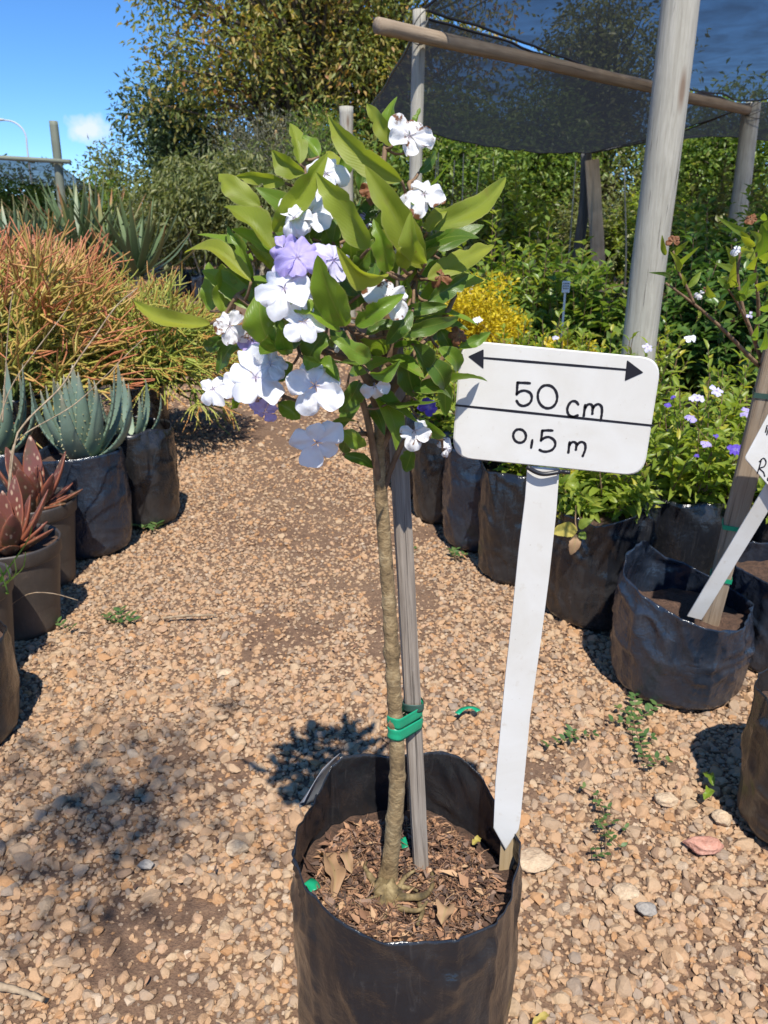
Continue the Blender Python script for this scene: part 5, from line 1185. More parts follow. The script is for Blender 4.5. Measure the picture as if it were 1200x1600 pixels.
# ================================================================== LEFT-HAND ROW
LG = 'grow bags and pots along the left edge of the aisle'
def pot(label, c, r, h, seed, soil=.9):
    """rigid nursery pot with a rolled rim"""
    root = empty('nursery_pot', (c[0], c[1], 0), label, 'pot', LG)
    prof = [(.70, 0), (.735, .003), (.745, .02), (.90, h * .80), (.905, h * .83), (.965, h * .835), (.985, h * .85), (1.0, h * .97), (1.0, h * .985), (.985, h), (.96, h * .995), (.945, h * .97), (.93, h * .80), (.80, h * .3)]
    nt = 56; th = np.linspace(0, 2 * math.pi, nt, endpoint=False); V = np.array([[(c[0] + r * p_[0] * math.cos(t), c[1] + r * p_[0] * math.sin(t), p_[1] + .002) for t in th] for p_ in prof])
    b_ = MB(); b_.add(V, None, grid_quads(len(prof) - 1, nt, True)); b_.build('shell', M['pot'], root)
    rad_ = np.linspace(0, .94, 8) * r; RR, TT = np.meshgrid(rad_, th, indexing='ij'); X = c[0] + RR * np.cos(TT); Y = c[1] + RR * np.sin(TT)
    b_ = MB(); b_.add(np.stack([X, Y, h * soil + .008 * fbm(np.stack([X * 20, Y * 20, X * 0], -1), seed, 3)], -1), None, grid_quads(7, nt, True)); b_.build('soil', M['soil'], root); return root
def succ_leaf(base, az, out, L, w, th_, inc0, inc1, parent, mat, teeth=0, seed=0, tipw=.02, twist=0, bend=0, broad=False):
    """thick tapering aloe leaf; inc0/inc1: inclination above level at base and tip"""
    rs = np.random.default_rng(seed); n = 16; s = np.linspace(0, 1, n); inc = inc0 + (inc1 - inc0) * smooth01(s * 1.1)
    azs = az + bend * s
    st = np.stack([np.cos(inc) * np.cos(azs), np.cos(inc) * np.sin(azs), np.sin(inc)], 1) * L / (n - 1)
    Pp = base + np.array((math.cos(az), math.sin(az), 0)) * out + np.concatenate([[np.zeros(3)], np.cumsum(st, 0)[:-1]])
    D = unit(np.gradient(Pp, axis=0)); S = np.stack([-np.sin(azs), np.cos(azs), azs * 0], 1); Nn = np.cross(S, D) * -1; Nn = np.where((Nn[:, 2:3] < 0), -Nn, Nn) if abs(inc1) < 1.2 else Nn
    ww = w * np.interp(s, [0, .12, .35, .7, .92, 1], [.85, 1, .92, .55, .18, tipw]); tt = th_ * np.interp(s, [0, .3, .8, 1], [1.1, 1, .55, .1])
    if broad: ww = w * np.interp(s, [0, .15, .45, .72, .92, 1], [.6, .85, 1.05, .82, .36, .06])
    a = np.linspace(0, 2 * math.pi, 12, endpoint=False); cx = np.cos(a); cy = np.sin(a); cyy = np.where(cy > 0, cy * .25 + .30 * (cx ** 2), cy * .75 + .30 * cx ** 2)
    # inner face (towards the rosette axis) is channelled, outer face bulges
    inner = -np.stack([np.cos(azs), np.sin(azs), azs * 0], 1); inner = unit(inner - D * np.sum(inner * D, 1, keepdims=True))
    V = Pp[:, None] + (cx[None] * ww[:, None] / 2)[..., None] * S[:, None] + (cyy[None] * tt[:, None])[..., None] * inner[:, None]
    uv = np.stack([np.repeat((cx * .5 + .5)[None], n, 0), np.repeat(s[:, None], 12, 1)], -1)
    V = V.reshape(-1, 3); b_ = MB(); b_.add(np.vstack([V, Pp[-1:]]), [(n * 12, (n - 1) * 12 + j, (n - 1) * 12 + (j + 1) % 12) for j in range(12)], grid_quads(n - 1, 12, True), np.vstack([uv.reshape(-1, 2), [[.5, 1]]]))
    o = b_.build('leaf', mat, parent)
    if teeth:
        b_ = MB()
        for side in (-1, 1):
            for t in np.linspace(.08, .95, teeth):
                p_ = np.array([np.interp(t, s, Pp[:, k]) for k in range(3)]); i = int(t * (n - 1)); wv = np.interp(t, s, ww) / 2
                c = p_ + S[i] * side * wv * .97 + inner[i] * np.interp(t, s, tt) * .28; hgt = .009 * (1.1 - .5 * t); r_ = .0035
                dirn = unit(S[i] * side + D[i] * .4); e1 = unit(np.cross(dirn, (0.2, .5, .8))); e2 = np.cross(dirn, e1)
                b_.add(np.array([c + e1 * r_, c - e1 * r_ * .5 + e2 * r_ * .87, c - e1 * r_ * .5 - e2 * r_ * .87, c + dirn * hgt]), [(0, 1, 3), (1, 2, 3), (2, 0, 3)])
        for _ in range(teeth // 2):                                   # prickles on the outer face
            t = rs.uniform(.2, .9); i = int(t * (n - 1)); wv = np.interp(t, s, ww) / 2; u = rs.uniform(-.5, .5)
            c = Pp[i] + S[i] * u * wv - inner[i] * np.interp(t, s, tt) * (.68 - .5 * u * u); dirn = -inner[i]; e1 = S[i]; e2 = D[i]; r_ = .0035
            b_.add(np.array([c + e1 * r_, c - e1 * r_ * .5 + e2 * r_ * .87, c - e1 * r_ * .5 - e2 * r_ * .87, c + dirn * .008]), [(0, 1, 3), (1, 2, 3), (2, 0, 3)])
        tag(b_.build('teeth', M['tooth'], o, smooth=False), kind='stuff')
    return o
def blue_aloe(label, base, sc, seed, nl=16):
    root = empty('blue_aloe', base, label, 'aloe', 'blue-grey toothed aloes on the left'); rs = np.random.default_rng(seed)
    for k in range(nl):
        f = k / (nl - 1); az = k * 2.399 + rs.uniform(-.15, .15); inc0 = R(30 + 40 * f + rs.uniform(-6, 6)); inc1 = R(86 + 6 * f + rs.uniform(-9, 6))
        succ_leaf(np.asarray(base), az, .028 * (1 - f * .6), sc * rs.uniform(.44, .56) * (1 - .10 * f), sc * .115 * (1 - .3 * f), sc * .022, inc0, inc1, root, M['blue_aloe'], 13, seed * 50 + k)
    return root
L5 = (-1.325, 3.25); L6 = (-1.20, 3.62); L7 = (-1.72, 3.30)
bag('grow bag of the large blue-grey aloe beside the aisle', L5, .172, .45, .40, 131, M['bag_clean_sheen'], LG, (96, 36), None, flop=.10)
bag('dusty wrinkled grow bag behind the large blue-grey aloe', L6, .168, .47, .38, 132, M['bag_dusty'], LG, (96, 36), None, flop=.14, creases=1.5)
bag('grow bag of the blue-grey aloe at the left edge', L7, .17, .45, .40, 133, M['bag_clean_sheen'], LG, (72, 28), None, flop=.12)
blue_aloe('large blue-grey toothed aloe with upright leaves beside the aisle', (L5[0] + .02, L5[1], .405), .86, 3, 17)
blue_aloe('blue-grey aloe cut by the left edge of the photo', (L7[0], L7[1], .405), .84, 4, 15)
blue_aloe('small blue-grey aloe half hidden behind the large one', (L6[0] - .03, L6[1] + .02, .38), .62, 5, 10)
# spotted reddish aloes in rigid pots
P1c = (-1.305, 2.50); P2c = (-1.40, 2.90); P0c = (-1.30, 2.16)
pot('brown-grey pot of the nearest reddish spotted aloe', P1c, .168, .335, 1); pot('brown-grey pot of the rear reddish spotted aloe', P2c, .168, .345, 2)
pot('brown-grey pot with grass blades at the left edge', P0c, .145, .345, 3)
bag('black grow bag at the left edge, nearest the camera', (-1.20, 1.86), .15, .30, .25, 141, M['bag_dusty'], LG, (64, 28))
def spotted(label, base, seed, leaves):
    root = empty('spotted_aloe', base, label, 'aloe', 'reddish spotted aloes in pots')
    for k, (az, L, inc0, inc1, w) in enumerate(leaves + [(a_ + 24, l_ * .8, i0 + 10, i1 + 8, w_ * .75) for a_, l_, i0, i1, w_ in leaves[::2]]): succ_leaf(np.asarray(base), R(az), .02, L * .95, w * .9, .024, R(inc0), R(inc1), root, M['spotted_aloe'], 0, seed * 40 + k, .03, broad=True)
    return root
spotted('reddish spotted aloe in the near pot, leaves spreading over the rim', (P1c[0] - .01, P1c[1], .30), 1, [(20, .26, 50, 62, .085), (-60, .19, 22, 30, .07), (75, .27, 68, 80, .085), (140, .25, 60, 70, .085), (200, .25, 55, 65, .08), (260, .22, 35, 45, .08), (-10, .20, 25, 32, .07), (310, .22, 50, 60, .08), (110, .18, 75, 85, .06), (230, .28, 72, 80, .08)])
spotted('reddish spotted aloe in the rear pot, one leaf hanging right', (P2c[0] + .01, P2c[1], .31), 2, [(0, .21, 18, 30, .07), (35, .26, 52, 66, .08), (-25, .17, 15, 18, .06), (100, .30, 70, 80, .09), (150, .27, 62, 72, .09), (210, .25, 60, 70, .085), (280, .24, 58, 68, .08), (330, .22, 48, 58, .07), (60, .18, 80, 85, .06)])
gr = empty('grass_tuft', (P0c[0], P0c[1], .31), 'few green grass blades growing in the left edge pot', 'grass')
for i, (px, py, Lx) in enumerate([(8, 880, 0), (50, 822, 0), (22, 872, 0), (40, 862, 0), (-10, 870, 0), (4, 900, 0)]):
    b_ = MB(); q = resample([(P0c[0] + .09 + .004 * i, P0c[1] - .02 + .01 * i, .31), at(px * .6 + 10, py + 28, 2.12), at(px, py, 2.10)], 9); w = np.linspace(.006, .001, 9)
    sd = np.array((.8, .6, 0)); b_.add(np.stack([q - sd * w[:, None], q + sd * w[:, None]], 1).reshape(-1, 3), None, grid_quads(8, 1)); b_.build('blade', M['grass'], gr)
# dry stalks arching over the aloes
ds = empty('dry_stalks', at(-5, 900, 2.62), 'long dry brown stalks arching across in front of the aloes', 'stalks')
for pts, r0 in [([(-8, 900, 2.6), (8, 830, 2.62), (22, 700, 2.66), (40, 660, 2.7), (95, 605, 2.78), (120, 565, 2.85), (145, 530, 2.9), (182, 478, 3.0), (215, 450, 3.05)], .0042), ([(12, 790, 2.63), (18, 710, 2.66), (36, 680, 2.7), (112, 635, 2.8), (160, 592, 2.9), (200, 552, 2.95), (228, 526, 3.0)], .0026),
                ([(-10, 700, 2.66), (0, 655, 2.7), (20, 600, 2.72), (58, 545, 2.78), (98, 492, 2.85), (112, 468, 2.9)], .0024), ([(4, 660, 2.7), (8, 590, 2.72), (14, 500, 2.75), (20, 455, 2.78)], .0026)]:
    b_ = MB(); tube(b_, resample([at(*p_) for p_ in pts], 40), np.linspace(r0, r0 * .5, 40) * (1 + .1 * RNG.normal(size=40)), 7); b_.build('stalk', M['dry'], ds)

def pencil_bush(label, base, H, rx, mat, seed, nstem=26, tot=6000, stick=.10, gens=5, spreadz=.8, group='pencil-stemmed succulent bushes on the left', lean=(0, 0), droop=.0, rad=.0032, top=None):
    rs = np.random.default_rng(seed); base = np.asarray(base, float); root = empty('pencil_bush', base, label, 'succulent bush', group)
    nb = 9
    for part in range(nb):
        a = part / nb * 2 * math.pi + rs.uniform(-.2, .2, max(2, nstem // nb)); n = len(a); q = np.sqrt(rs.random(n))
        D = unit(np.stack([np.cos(a) * q * rx / H * 1.3 + lean[0], np.sin(a) * q * rx / H * 1.3 + lean[1], np.full(n, spreadz)], 1)); Pp = np.repeat(base[None], n, 0) + np.stack([np.cos(a) * .03, np.sin(a) * .03, a * 0], 1)
        b_ = MB(); g = 0
        while g < gens:
            f = g / (gens - 1); Ls = H * (.28 if g == 0 else .27 * (1 - .20 * f)) * rs.uniform(.7, 1.25, n)
            E = Pp + D * Ls[:, None]; mid = (Pp + E) / 2 + rs.normal(0, .05, (n, 3)) * Ls[:, None]
            r0 = rad * (2.6 - 1.7 * f); sticks(b_, Pp, mid, E, r0, r0 * .92, r0 * (.85 if g < gens - 1 else .55), g / gens, (g + 1) / gens, sides=4)
            if g == gens - 1: break
            kmax = 3 if g < 2 else 4
            k = rs.integers(2, kmax + 1, n); idx = np.repeat(np.arange(n), k)
            cap = tot // nb // 2
            if len(idx) > cap: idx = rs.choice(idx, cap, replace=False)
            n = len(idx); Pp = E[idx]; D = unit(D[idx] + rs.normal(0, .40, (n, 3)) + np.array((0, 0, .16 - droop * f)) + (Pp - base) * np.array((1, 1, 0)) * .25)
            g += 1
        tag(b_.build('branch', M[mat], root), kind=None)
    return root
EU1 = (-1.60, 5.0); EU2 = (-2.22, 4.55); EU3 = (-2.75, 5.9)
for lab, c in [('shaded grow bag under the green pencil bush', EU1), ('grow bag under the red pencil bush', EU2), ('grow bag under the rear pencil bush', EU3)]:
    bag(lab, c, .165, .42, .36, 150 + int(c[1] * 10), M['bag_dusty'], LG, (56, 24))
pencil_bush('green pencil-stemmed bush with orange tips beside the aisle', (*EU1, .36), .66, .46, 'pencil_green', 1, 54, 7000, spreadz=.42, droop=.50, rad=.0046)
pencil_bush('large red-tipped pencil-stemmed bush at the left edge', (*EU2, .36), .88, .62, 'pencil_red', 2, 40, 3600, spreadz=.78, droop=.18, rad=.0054)
pencil_bush('rear pencil-stemmed bush with pinkish orange tips', (*EU3, .36), .85, .45, 'pencil_red', 3, 27, 2400, spreadz=.8, rad=.0054)

# tree aloes behind
TA = 'tall strap-leaved aloes behind the pencil bushes'
def tree_aloe(label, px, Y, zbase, ztop, mat, seed, nl=30, bagr=.22):
    c = at(px, 400, Y); rs = np.random.default_rng(seed); root = empty('tree_aloe', (c[0], Y, .40), label, 'aloe', TA)
    b_ = MB(); tube(b_, resample([(c[0], Y, .38), (c[0] + rs.normal(0, .02), Y, (zbase + .4) / 2), (c[0], Y, zbase + .1)], 8), [.05, .05, .045, .045, .045, .04, .04, .035], 8); b_.build('stem', M['dry'], root)
    for k in range(nl):
        f = k / (nl - 1); succ_leaf(np.array((c[0], Y, zbase + .12 * f)), k * 2.399 + rs.uniform(-.2, .2), .02, (ztop - zbase) * rs.uniform(.85, 1.1) * (1 - .12 * f), .105, .014, R(18 + 55 * f + rs.uniform(-8, 8)), R(48 + 38 * f + rs.uniform(-26, 8)), root, mat, 0, seed * 60 + k, .02, bend=rs.uniform(-.5, .5))
    bag('grow bag of the ' + label, (c[0], Y), bagr, .42, .38, seed + 170, M['bag'], 'bags of the tall aloes', (36, 14)); return root
for i, (px, Y, zb, zt, mt, lab) in enumerate([(214, 11.5, .72, 1.86, 'tree_aloe', 'orange-tipped tall aloe nearest the aisle'), (165, 12.4, .85, 2.08, 'tree_aloe', 'second tall orange-tipped aloe from the aisle'), (122, 12.2, .90, 2.12, 'tree_aloe', 'tall yellowish aloe right of the green post'), (92, 12.8, .80, 1.95, 'tree_aloe', 'tall aloe standing in front of the green post'),
        (52, 12.0, .75, 1.85, 'tree_aloe_green', 'plain green tall aloe left of the green post'), (18, 11.4, .75, 1.80, 'tree_aloe_green', 'plain green tall aloe at the left edge'), (-18, 11.8, .75, 1.85, 'tree_aloe_green', 'plain green tall aloe cut by the left edge'), (148, 15.2, 1.0, 2.35, 'tree_aloe_green', 'tall green aloe behind the orange-tipped ones')]):
    tree_aloe(lab, px, Y, zb, zt, M[mt], 10 + i)

# ================================================================== BACKGROUND
# saplings in bags at the end of the aisle
SPL = 'drooping olive saplings at the end of the aisle'
for i, (px, Y, top, rx, lab) in enumerate([(282, 17.5, 2.75, .75, 'drooping olive sapling nearest the tall aloes'), (318, 16.5, 2.65, .75, 'drooping olive sapling at the end of the aisle'), (352, 17.0, 2.85, .8, 'drooping olive sapling left of the flowering tree crown'), (385, 16.0, 2.7, .8, 'drooping olive sapling behind the left flowering tree leaves'), (430, 16.5, 2.6, .8, 'drooping olive sapling behind the flowering tree crown'), (258, 19.0, 2.45, .6, 'drooping olive sapling behind the nearest tall aloe'), (500, 16.0, 2.5, .8, 'olive sapling hidden behind the white flowers')]):
    c = at(px, 400, Y); bag('grow bag of the ' + lab, (c[0], Y), .26, .48, .42, 200 + i, M['bag_clean_sheen'], 'bags of the saplings', (36, 14))
    crown_tree('sapling', lab, (c[0], Y, .40), top, (c[0], Y, .62 + (top - .62) / 2 + .1), (rx, rx, (top - .62) / 2), 70, 52, .165, 'fol_olive', SPL, 300 + i, .018, 'pale_stem', 'sapling', .9, .20, .3, 3, .30)
# big autumn-tinted tree and its neighbours
def T(px, Y): return at(px, 400, Y)[0]
crown_tree('broad_tree', 'big tree with yellow and rust-brown leaves against the blue sky', (T(465, 24), 24, 0), 9, (T(465, 24), 24, 6.3), (3.75, 3.4, 4.0), 230, 125, .20, 'fol_autumn', 'trees behind the nursery', 1, .30, 'dark_bark', 'tree', .35, .55, .45, 3, .40)
crown_tree('broad_tree', 'rust-tinted tree rising behind the net left of the crossbeam', (T(610, 25), 25, 0), 9, (T(615, 25), 25, 6.0), (3.0, 3.0, 3.9), 150, 110, .19, 'fol_autumn', 'trees behind the nursery', 2, .28, 'dark_bark', 'tree', .35, .55, .45, 2, .40)
crown_tree('broad_tree', 'dark blue-green tree left of the big autumn tree', (T(255, 26), 26, 0), 5, (T(295, 26), 26, 3.7), (1.75, 1.8, 2.2), 130, 80, .19, 'fol_blue', 'trees behind the nursery', 3, .18, 'dark_bark', 'tree', .1, .40, .4, 2)
crown_tree('broad_tree', 'thin young tree beside the small cloud', (T(170, 25), 25, 0), 4, (T(188, 25), 25, 2.7), (.6, .6, 1.3), 36, 46, .16, 'fol_olive', 'trees behind the nursery', 4, .08, 'dark_bark', 'tree', .1, .28, .3, 2)
crown_tree('grey_shrub', 'dry grey shrub between the autumn tree and the flowering tree', (T(400, 20), 20, 0), 3, (T(408, 20), 20, 2.6), (1.1, 1.0, 1.35), 130, 60, .12, 'fol_grey', 'trees behind the nursery', 5, .07, 'pale_stem', 'shrub', -.5, .28, .3, 4, .22)
crown_tree('grey_shrub', 'second dry grey shrub below the autumn tree', (T(460, 20.5), 20.5, 0), 3, (T(458, 20.5), 20.5, 2.6), (1.1, 1.0, 1.4), 110, 60, .12, 'fol_grey', 'trees behind the nursery', 6, .07, 'pale_stem', 'shrub', -.5, .28, .3, 4, .22)
crown_tree('fir_tree', 'small dense green conifer behind the tallest leaves', (T(510, 18), 18, 0), 4, (T(508, 18), 18, 2.5), (.85, .85, 1.6), 120, 60, .12, 'fol_mid', 'trees behind the nursery', 7, .08, 'dark_bark', 'tree', -.6, .22, .3, 1, .16)
for i, (px, Y, cz_, rx, rz, lab) in enumerate([(790, 22, 2.9, 2.3, 1.8, 'tree seen through the net right of the left post'), (915, 23, 4.3, 1.7, 3.0, 'tree seen through the net left of the thick weathered post'), (1110, 22, 3.0, 2.0, 1.9, 'tree seen through the net right of the thick weathered post'), (1300, 23, 3.8, 2.2, 2.6, 'tree seen through the net at the far right edge'), (690, 20, 2.4, 1.6, 1.8, 'dark tree behind the left half of the net')]):
    crown_tree('broad_tree', lab, (T(px, Y), Y, 0), 7, (T(px, Y), Y, cz_), (rx, 2.0, rz), 150, 100, .17, 'fol_mid' if i % 2 == 0 else 'fol_olive', 'trees behind the nursery', 20 + i, .2, 'dark_bark', 'tree', .2, .5, .45, 2)
# low green shrubs far left
for i, (px, Y, lab, mt) in enumerate([(15, 20, 'dark green shrub at the left edge below the far net', 'fol_deep'), (65, 21, 'dark green shrub left of the green post', 'fol_deep'), (125, 22, 'green shrub right of the green post', 'fol_mid'), (-40, 20, 'dark green shrub beyond the left edge', 'fol_deep'), (175, 23, 'olive shrub below the small cloud', 'fol_olive')]):
    crown_tree('low_shrub', lab, (T(px, Y), Y, 0), 3, (T(px, Y), Y, 1.45), (1.15, 1.0, 1.35), 100, 60, .14, mt, 'low shrubs at the far left', 40 + i, .06, 'dark_bark', 'shrub', .1, .3, .4, 3)
# far treeline closing the view
b = MB(); N = 26000
px_ = RNG.uniform(-30, 34, N); tops = 3.0 + 1.2 * vnoise(np.stack([px_ * .35, px_ * 0, px_ * 0], -1), 4); tops = np.where(px_ < -7, 2.0 + .4 * vnoise(np.stack([px_ * .6, px_ * 0, px_ * 0], -1), 5), tops)
Bp = np.stack([px_, 33 + RNG.normal(0, 1.2, N), RNG.random(N) ** .8 * tops], 1); leaf_batch(b, Bp, randdir(N), randdir(N), .42 * RNG.uniform(.6, 1.3, N), .22, LT2)
tag(b.build('treeline', M['fol_blue']), 'far dark treeline closing the view behind the nursery', 'treeline', kind='stuff')

# far left post, rail and net; street lamp
fr = empty('net_frame', (T(88, 16), 16, 0), 'weathered green post and rail carrying a dark net at the far left', 'shade frame')
sh_, sh = sh, fr
pt_ = at(83, 189, 16); pole('post', (at(93, 300, 16)[0], 16, 0), (pt_[0], 16, pt_[2]), .082, M['green_post'], 12)
r0_, r1_ = at(-60, 243, 15.85), at(110, 253, 15.85); pole('rail', r0_, r1_, .042, M['green_post'], 13)
n0, n1, n2, n3 = at(-60, 243, 15.95), at(80, 251, 15.95), at(150, 300, 22.0), at(-60, 290, 24)
net('net', n0, n1, n2, n3, .06, 20, 14, 6); sh = sh_
lamp = empty('street_lamp', (at(43, 300, 70)[0], 70, 0), 'thin curved street lamp far off against the sky', 'street lamp')
b = MB(); tube(b, resample([(at(43, 245, 70)[0], 70, 0), at(44, 245, 70), at(41, 215, 70), at(34, 200, 70), at(20, 190, 70), at(2, 187, 70)], 40), np.linspace(.11, .06, 40), 8); b.build('pole', M['steel'], lamp)
b = MB(); c = at(0, 187, 70); n_ = np.stack([np.sin(PH) * np.cos(TH), np.sin(PH) * np.sin(TH), np.cos(PH)], -1)
b.add(c + n_ * np.array((.42, .18, .10)), None, grid_quads(13, 24, True)); b.build('lamp_head', M['steel'], lamp)

# small tree left of the camera, outside the frame: its crown dapples the gravel at the lower left
crown_tree('shade_tree', 'sparse small tree left of the camera that dapples the gravel', (-1.9, -1.0, .0), 4.2, (-.42, -.95, 3.9), (.50, .40, .30), 30, 22, .055, 'fol_mid', None, 71, .02, 'twig', 'tree', .2, .075, .3, 1)

# ================================================================== SMALL THINGS ON THE GROUND
def rock(name, label, px, py, r, mat, seed, sq=(1, .8, .5)):
    c = gnd(px, py, r * .2); rs = np.random.default_rng(seed); bm = bmesh.new(); bmesh.ops.create_icosphere(bm, subdivisions=4, radius=1); v = np.array([q.co[:] for q in bm.verts]); f = np.array([[q.index for q in p_.verts] for p_ in bm.faces]); bm.free()
    w = v.copy()
    for _ in range(9):
        d = unit(rs.normal(size=3)); e = w @ d - rs.uniform(.6, .85); w -= np.where(e > 0, e, 0)[:, None] * d * .9
    w *= (1 + .10 * fbm(v * 2.2 + seed, seed, 3))[:, None]; b_ = MB(); b_.add(c + w * r * np.array(sq), f); return tag(b_.build(name, M[mat]), label, 'rock', 'larger stones lying in the gravel')
rock('stone', 'large pinkish stone in the gravel near the right edge', 1098, 1320, .046, 'pink_rock', 1, (1, .55, .42)); rock('stone', 'flat pale tan stone right of the grow bag in the middle', 838, 1345, .048, 'tan_rock', 2, (1, .8, .25)); rock('stone', 'chunky tan stone above the pinkish stone', 1042, 1248, .030, 'tan_rock', 3)
rock('stone', 'tan stone left of the grow bag in the middle', 368, 1325, .030, 'tan_rock', 4, (1, .7, .5)); rock('stone', 'grey oval stone at the lower left', 228, 1352, .020, 'grey_rock', 5); rock('stone', 'pale stone in the middle of the aisle left', 350, 1050, .026, 'tan_rock', 6, (1, .7, .4))
rock('stone', 'rounded orange-tan stone at the bottom right', 978, 1395, .030, 'tan_rock', 7); rock('stone', 'square tan stone beside the bag at the right edge', 1126, 1278, .026, 'tan_rock', 8, (1, .9, .7))
rock('stone', 'grey stone at the bottom right corner', 1010, 1420, .022, 'grey_rock', 9)
def weed(label, centre, stems, seed, leafL=.017, cat='weed'):
    c0 = gnd(*centre, .008); root = empty('creeping_weed', c0, label, cat, 'creeping weeds in the gravel'); rs = np.random.default_rng(seed); b_ = MB()
    for (x0, y0), (x1, y1) in stems:
        a, e = gnd(x0, y0, .018), gnd(x1, y1, .020); mid = (a + e) / 2 + rs.normal(0, .012, 3) * np.array((1, 1, 0)) + np.array((0, 0, .008)); q = resample([a, mid, e], 12); tube(b_, q, .0013, 5)
        nl = max(2, int(np.linalg.norm(e - a) / .022)); D = unit(e - a); S = np.cross((0, 0, 1), D)
        for k in range(nl):
            t = (k + .6) / nl; p_ = q[min(11, int(t * 11))]
            for sd in (-1, 1): place_leaf(LEAFM['weed'], root, p_, S * sd + D * .45 + rs.normal(0, .25, 3) * np.array((1, 1, .4)) + np.array((0, 0, .25)), np.array((0, 0, 1)) + rs.normal(0, .25, 3), leafL * rs.uniform(.8, 1.5), leafL * rs.uniform(.55, .8))
    b_.build('stems', M['twig'], root)
weed('creeping weed with paired leaves at the foot of the slumped bag', (990, 1120), [((990, 1130), (992, 1085)), ((990, 1130), (950, 1125)), ((990, 1125), (1028, 1100)), ((990, 1130), (1000, 1165)), ((1000, 1160), (1012, 1200)), ((1010, 1195), (1052, 1192)), ((985, 1120), (960, 1105)), ((1000, 1150), (1025, 1155))], 1, .020)
weed('small weed sprig left of the slumped bag weed', (880, 1155), [((905, 1150), (850, 1165)), ((890, 1155), (895, 1140)), ((905, 1150), (935, 1150))], 2, .018)
weed('dense creeping weed lower down in the gravel on the right', (925, 1280), [((930, 1240), (900, 1225)), ((930, 1245), (935, 1275)), ((935, 1275), (985, 1300)), ((935, 1275), (945, 1340)), ((930, 1280), (955, 1310)), ((935, 1260), (960, 1265)), ((940, 1300), (975, 1330)), ((930, 1320), (940, 1345))], 3, .014)
weed('tiny green weed left of the thin stick', (185, 968), [((185, 975), (165, 960)), ((185, 975), (205, 968)), ((185, 972), (190, 950)), ((190, 965), (212, 972))], 4, .022); weed('tiny green weed beside the pot row on the left', (105, 975), [((105, 978), (92, 970)), ((105, 978), (120, 982))], 5, .02)
weed('small weed near the third bag left of the sign stake', (712, 868), [((712, 872), (700, 862)), ((712, 872), (726, 866)), ((712, 870), (715, 858))], 6, .022); weed('tiny weed beside the aisle behind the grey stake', (642, 858), [((642, 860), (634, 854)), ((642, 860), (652, 858))], 7, .018); weed('little weed at the foot of the dusty bag on the left', (225, 820), [((225, 826), (216, 812)), ((225, 826), (238, 815)), ((240, 830), (246, 818))], 8, .03)
def fallen(name, label, base, tip, w, mat, z=.022, roll=0, cat='leaf', seed=1, group=None):
    p0, p1 = gnd(*base, z), gnd(*tip, z); o = big_leaf(p0, p1, w, seed, roll, .22, .7, ((.3, .1, .3, 1), (.7, .08, .35, -1)), .22, toward=np.array((0, -.2, 1.0))).build(name, M[mat]); return tag(o, label, cat, group)
fallen('fallen_leaf', 'fresh green fallen leaf standing near the bag at right edge', (1115, 1228), (1098, 1207), .022, 'leaf_green', .02, .3, seed=5); fallen('fallen_leaf', 'fresh green fallen leaf lying below the other by right bag', (1100, 1250), (1118, 1236), .022, 'leaf_green', .02, 0, seed=6)
fallen('fallen_leaf', 'yellowish fallen leaf at the bottom edge right of the middle bag', (832, 1600), (860, 1583), .014, 'yellow_leaf', .02, 0, seed=7)
fallen('dead_leaf', 'large curled brown dead leaf on the soil of the middle bag', (503, 1335), (520, 1408), .034, 'dead_leaf', .402, .4, seed=8); fallen('dead_leaf', 'small upright tan dead leaf on the soil of the middle bag', (550, 1365), (542, 1325), .018, 'dead_leaf', .405, .2, seed=9)
fallen('dead_leaf', 'grey-brown dead leaf near the front rim on the middle bag soil', (690, 1445), (702, 1412), .028, 'dead_leaf', .40, .1, seed=10); fallen('yellow_leaf', 'tiny round yellow leaf on the soil by the sign stake', (738, 1320), (752, 1310), .012, 'yellow_leaf', .405, 0, seed=12)
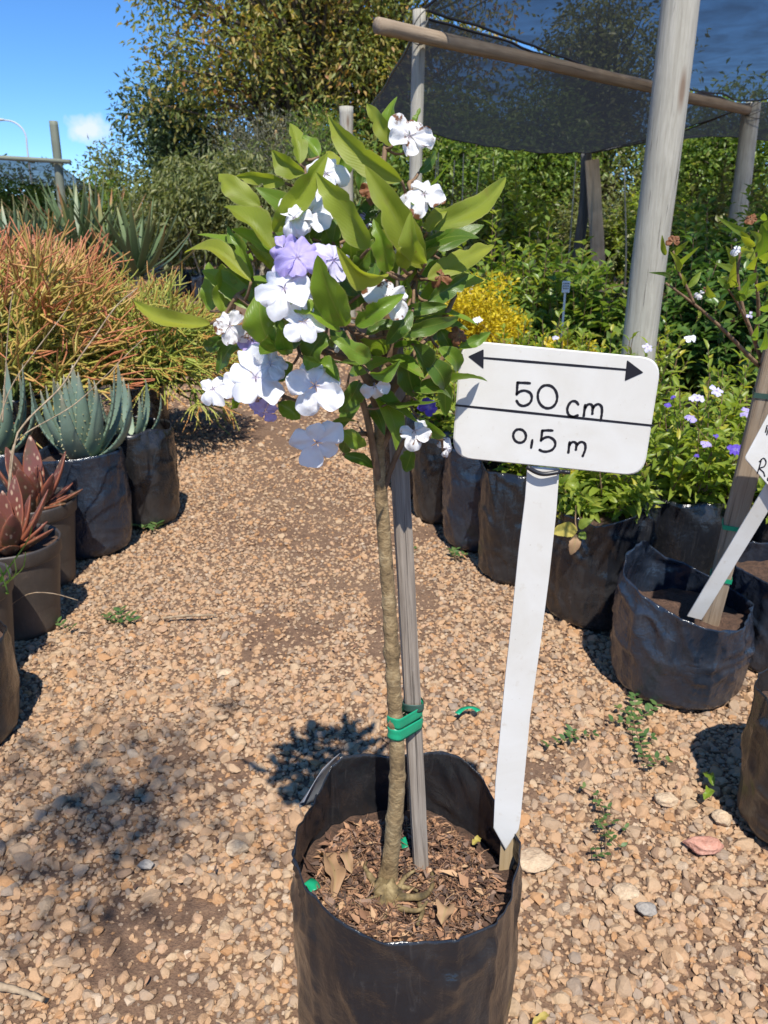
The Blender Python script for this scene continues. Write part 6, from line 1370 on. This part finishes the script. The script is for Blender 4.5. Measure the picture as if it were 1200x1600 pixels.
def scrap(label, pts, z, w, mat='tape'):
    q = resample([gnd(x, y, z + .001 * (i % 2)) for i, (x, y) in enumerate(pts)], 12); b_ = MB(); T_ = unit(np.gradient(q, axis=0)); S_ = unit(np.cross((0, .3, 1), T_)) * w / 2; b_.add(np.stack([q - S_, q + S_ + np.array((0, 0, .003))], 1).reshape(-1, 3), None, grid_quads(11, 1)); o = b_.build('tape_scrap', M[mat]); md = o.modifiers.new('t', 'SOLIDIFY'); md.thickness = .0008; return tag(o, label, 'tape')
scrap('scrap of green tape lying on the gravel behind the grey stake', [(714, 1116), (724, 1108), (738, 1106), (748, 1112)], .026, .016); scrap('crumpled scrap of green tape on the soil left of the trunk', [(480, 1378), (487, 1382), (493, 1392)], .40, .018); scrap('small scrap of green tape on the soil behind the trunk', [(630, 1310), (633, 1326)], .405, .010)
def twig(label, pts, r): b_ = MB(); tube(b_, resample([gnd(x, y, .022) for x, y in pts], 16), np.linspace(r, r * .6, 16) * (1 + .15 * RNG.normal(size=16)), 7); tag(b_.build('dry_twig', M['dry']), label, 'twig')
twig('thin dry stick lying across the gravel on the left', [(255, 966), (290, 962), (338, 961)], .006); twig('dry stick at the bottom left corner', [(-20, 1538), (30, 1548), (68, 1562)], .008)
b = MB(); tube(b, resample([gnd(-5, 965, .10), at(40, 930, 2.28), at(80, 927, 2.3), at(122, 938, 2.32)], 16), .0016, 5); tag(b.build('dry_twig', M['dry']), 'pale thin dry straw arching beside the left pots', 'twig')

b = MB(); N = 420
p_ = np.stack([RNG.uniform(-1.4, 1.6, N), RNG.uniform(.9, 4.2, N)], 1); p_ = p_[np.abs(p_[:, 0] - path_c(p_[:, 1])) < 1.25]; N = len(p_)
leaf_batch(b, np.c_[p_, ground_z(p_[:, 0], p_[:, 1]) + .018], unit(np.stack([RNG.normal(size=N), RNG.normal(size=N), RNG.normal(0, .2, N)], 1)), unit(np.stack([RNG.normal(0, .3, N), RNG.normal(0, .3, N), np.ones(N)], 1)), RNG.uniform(.006, .026, N), RNG.uniform(.003, .010, N), LT4)
tag(b.build('leaf_litter', M['chips']), 'tiny dry leaf bits scattered over the gravel', 'litter', kind='stuff')
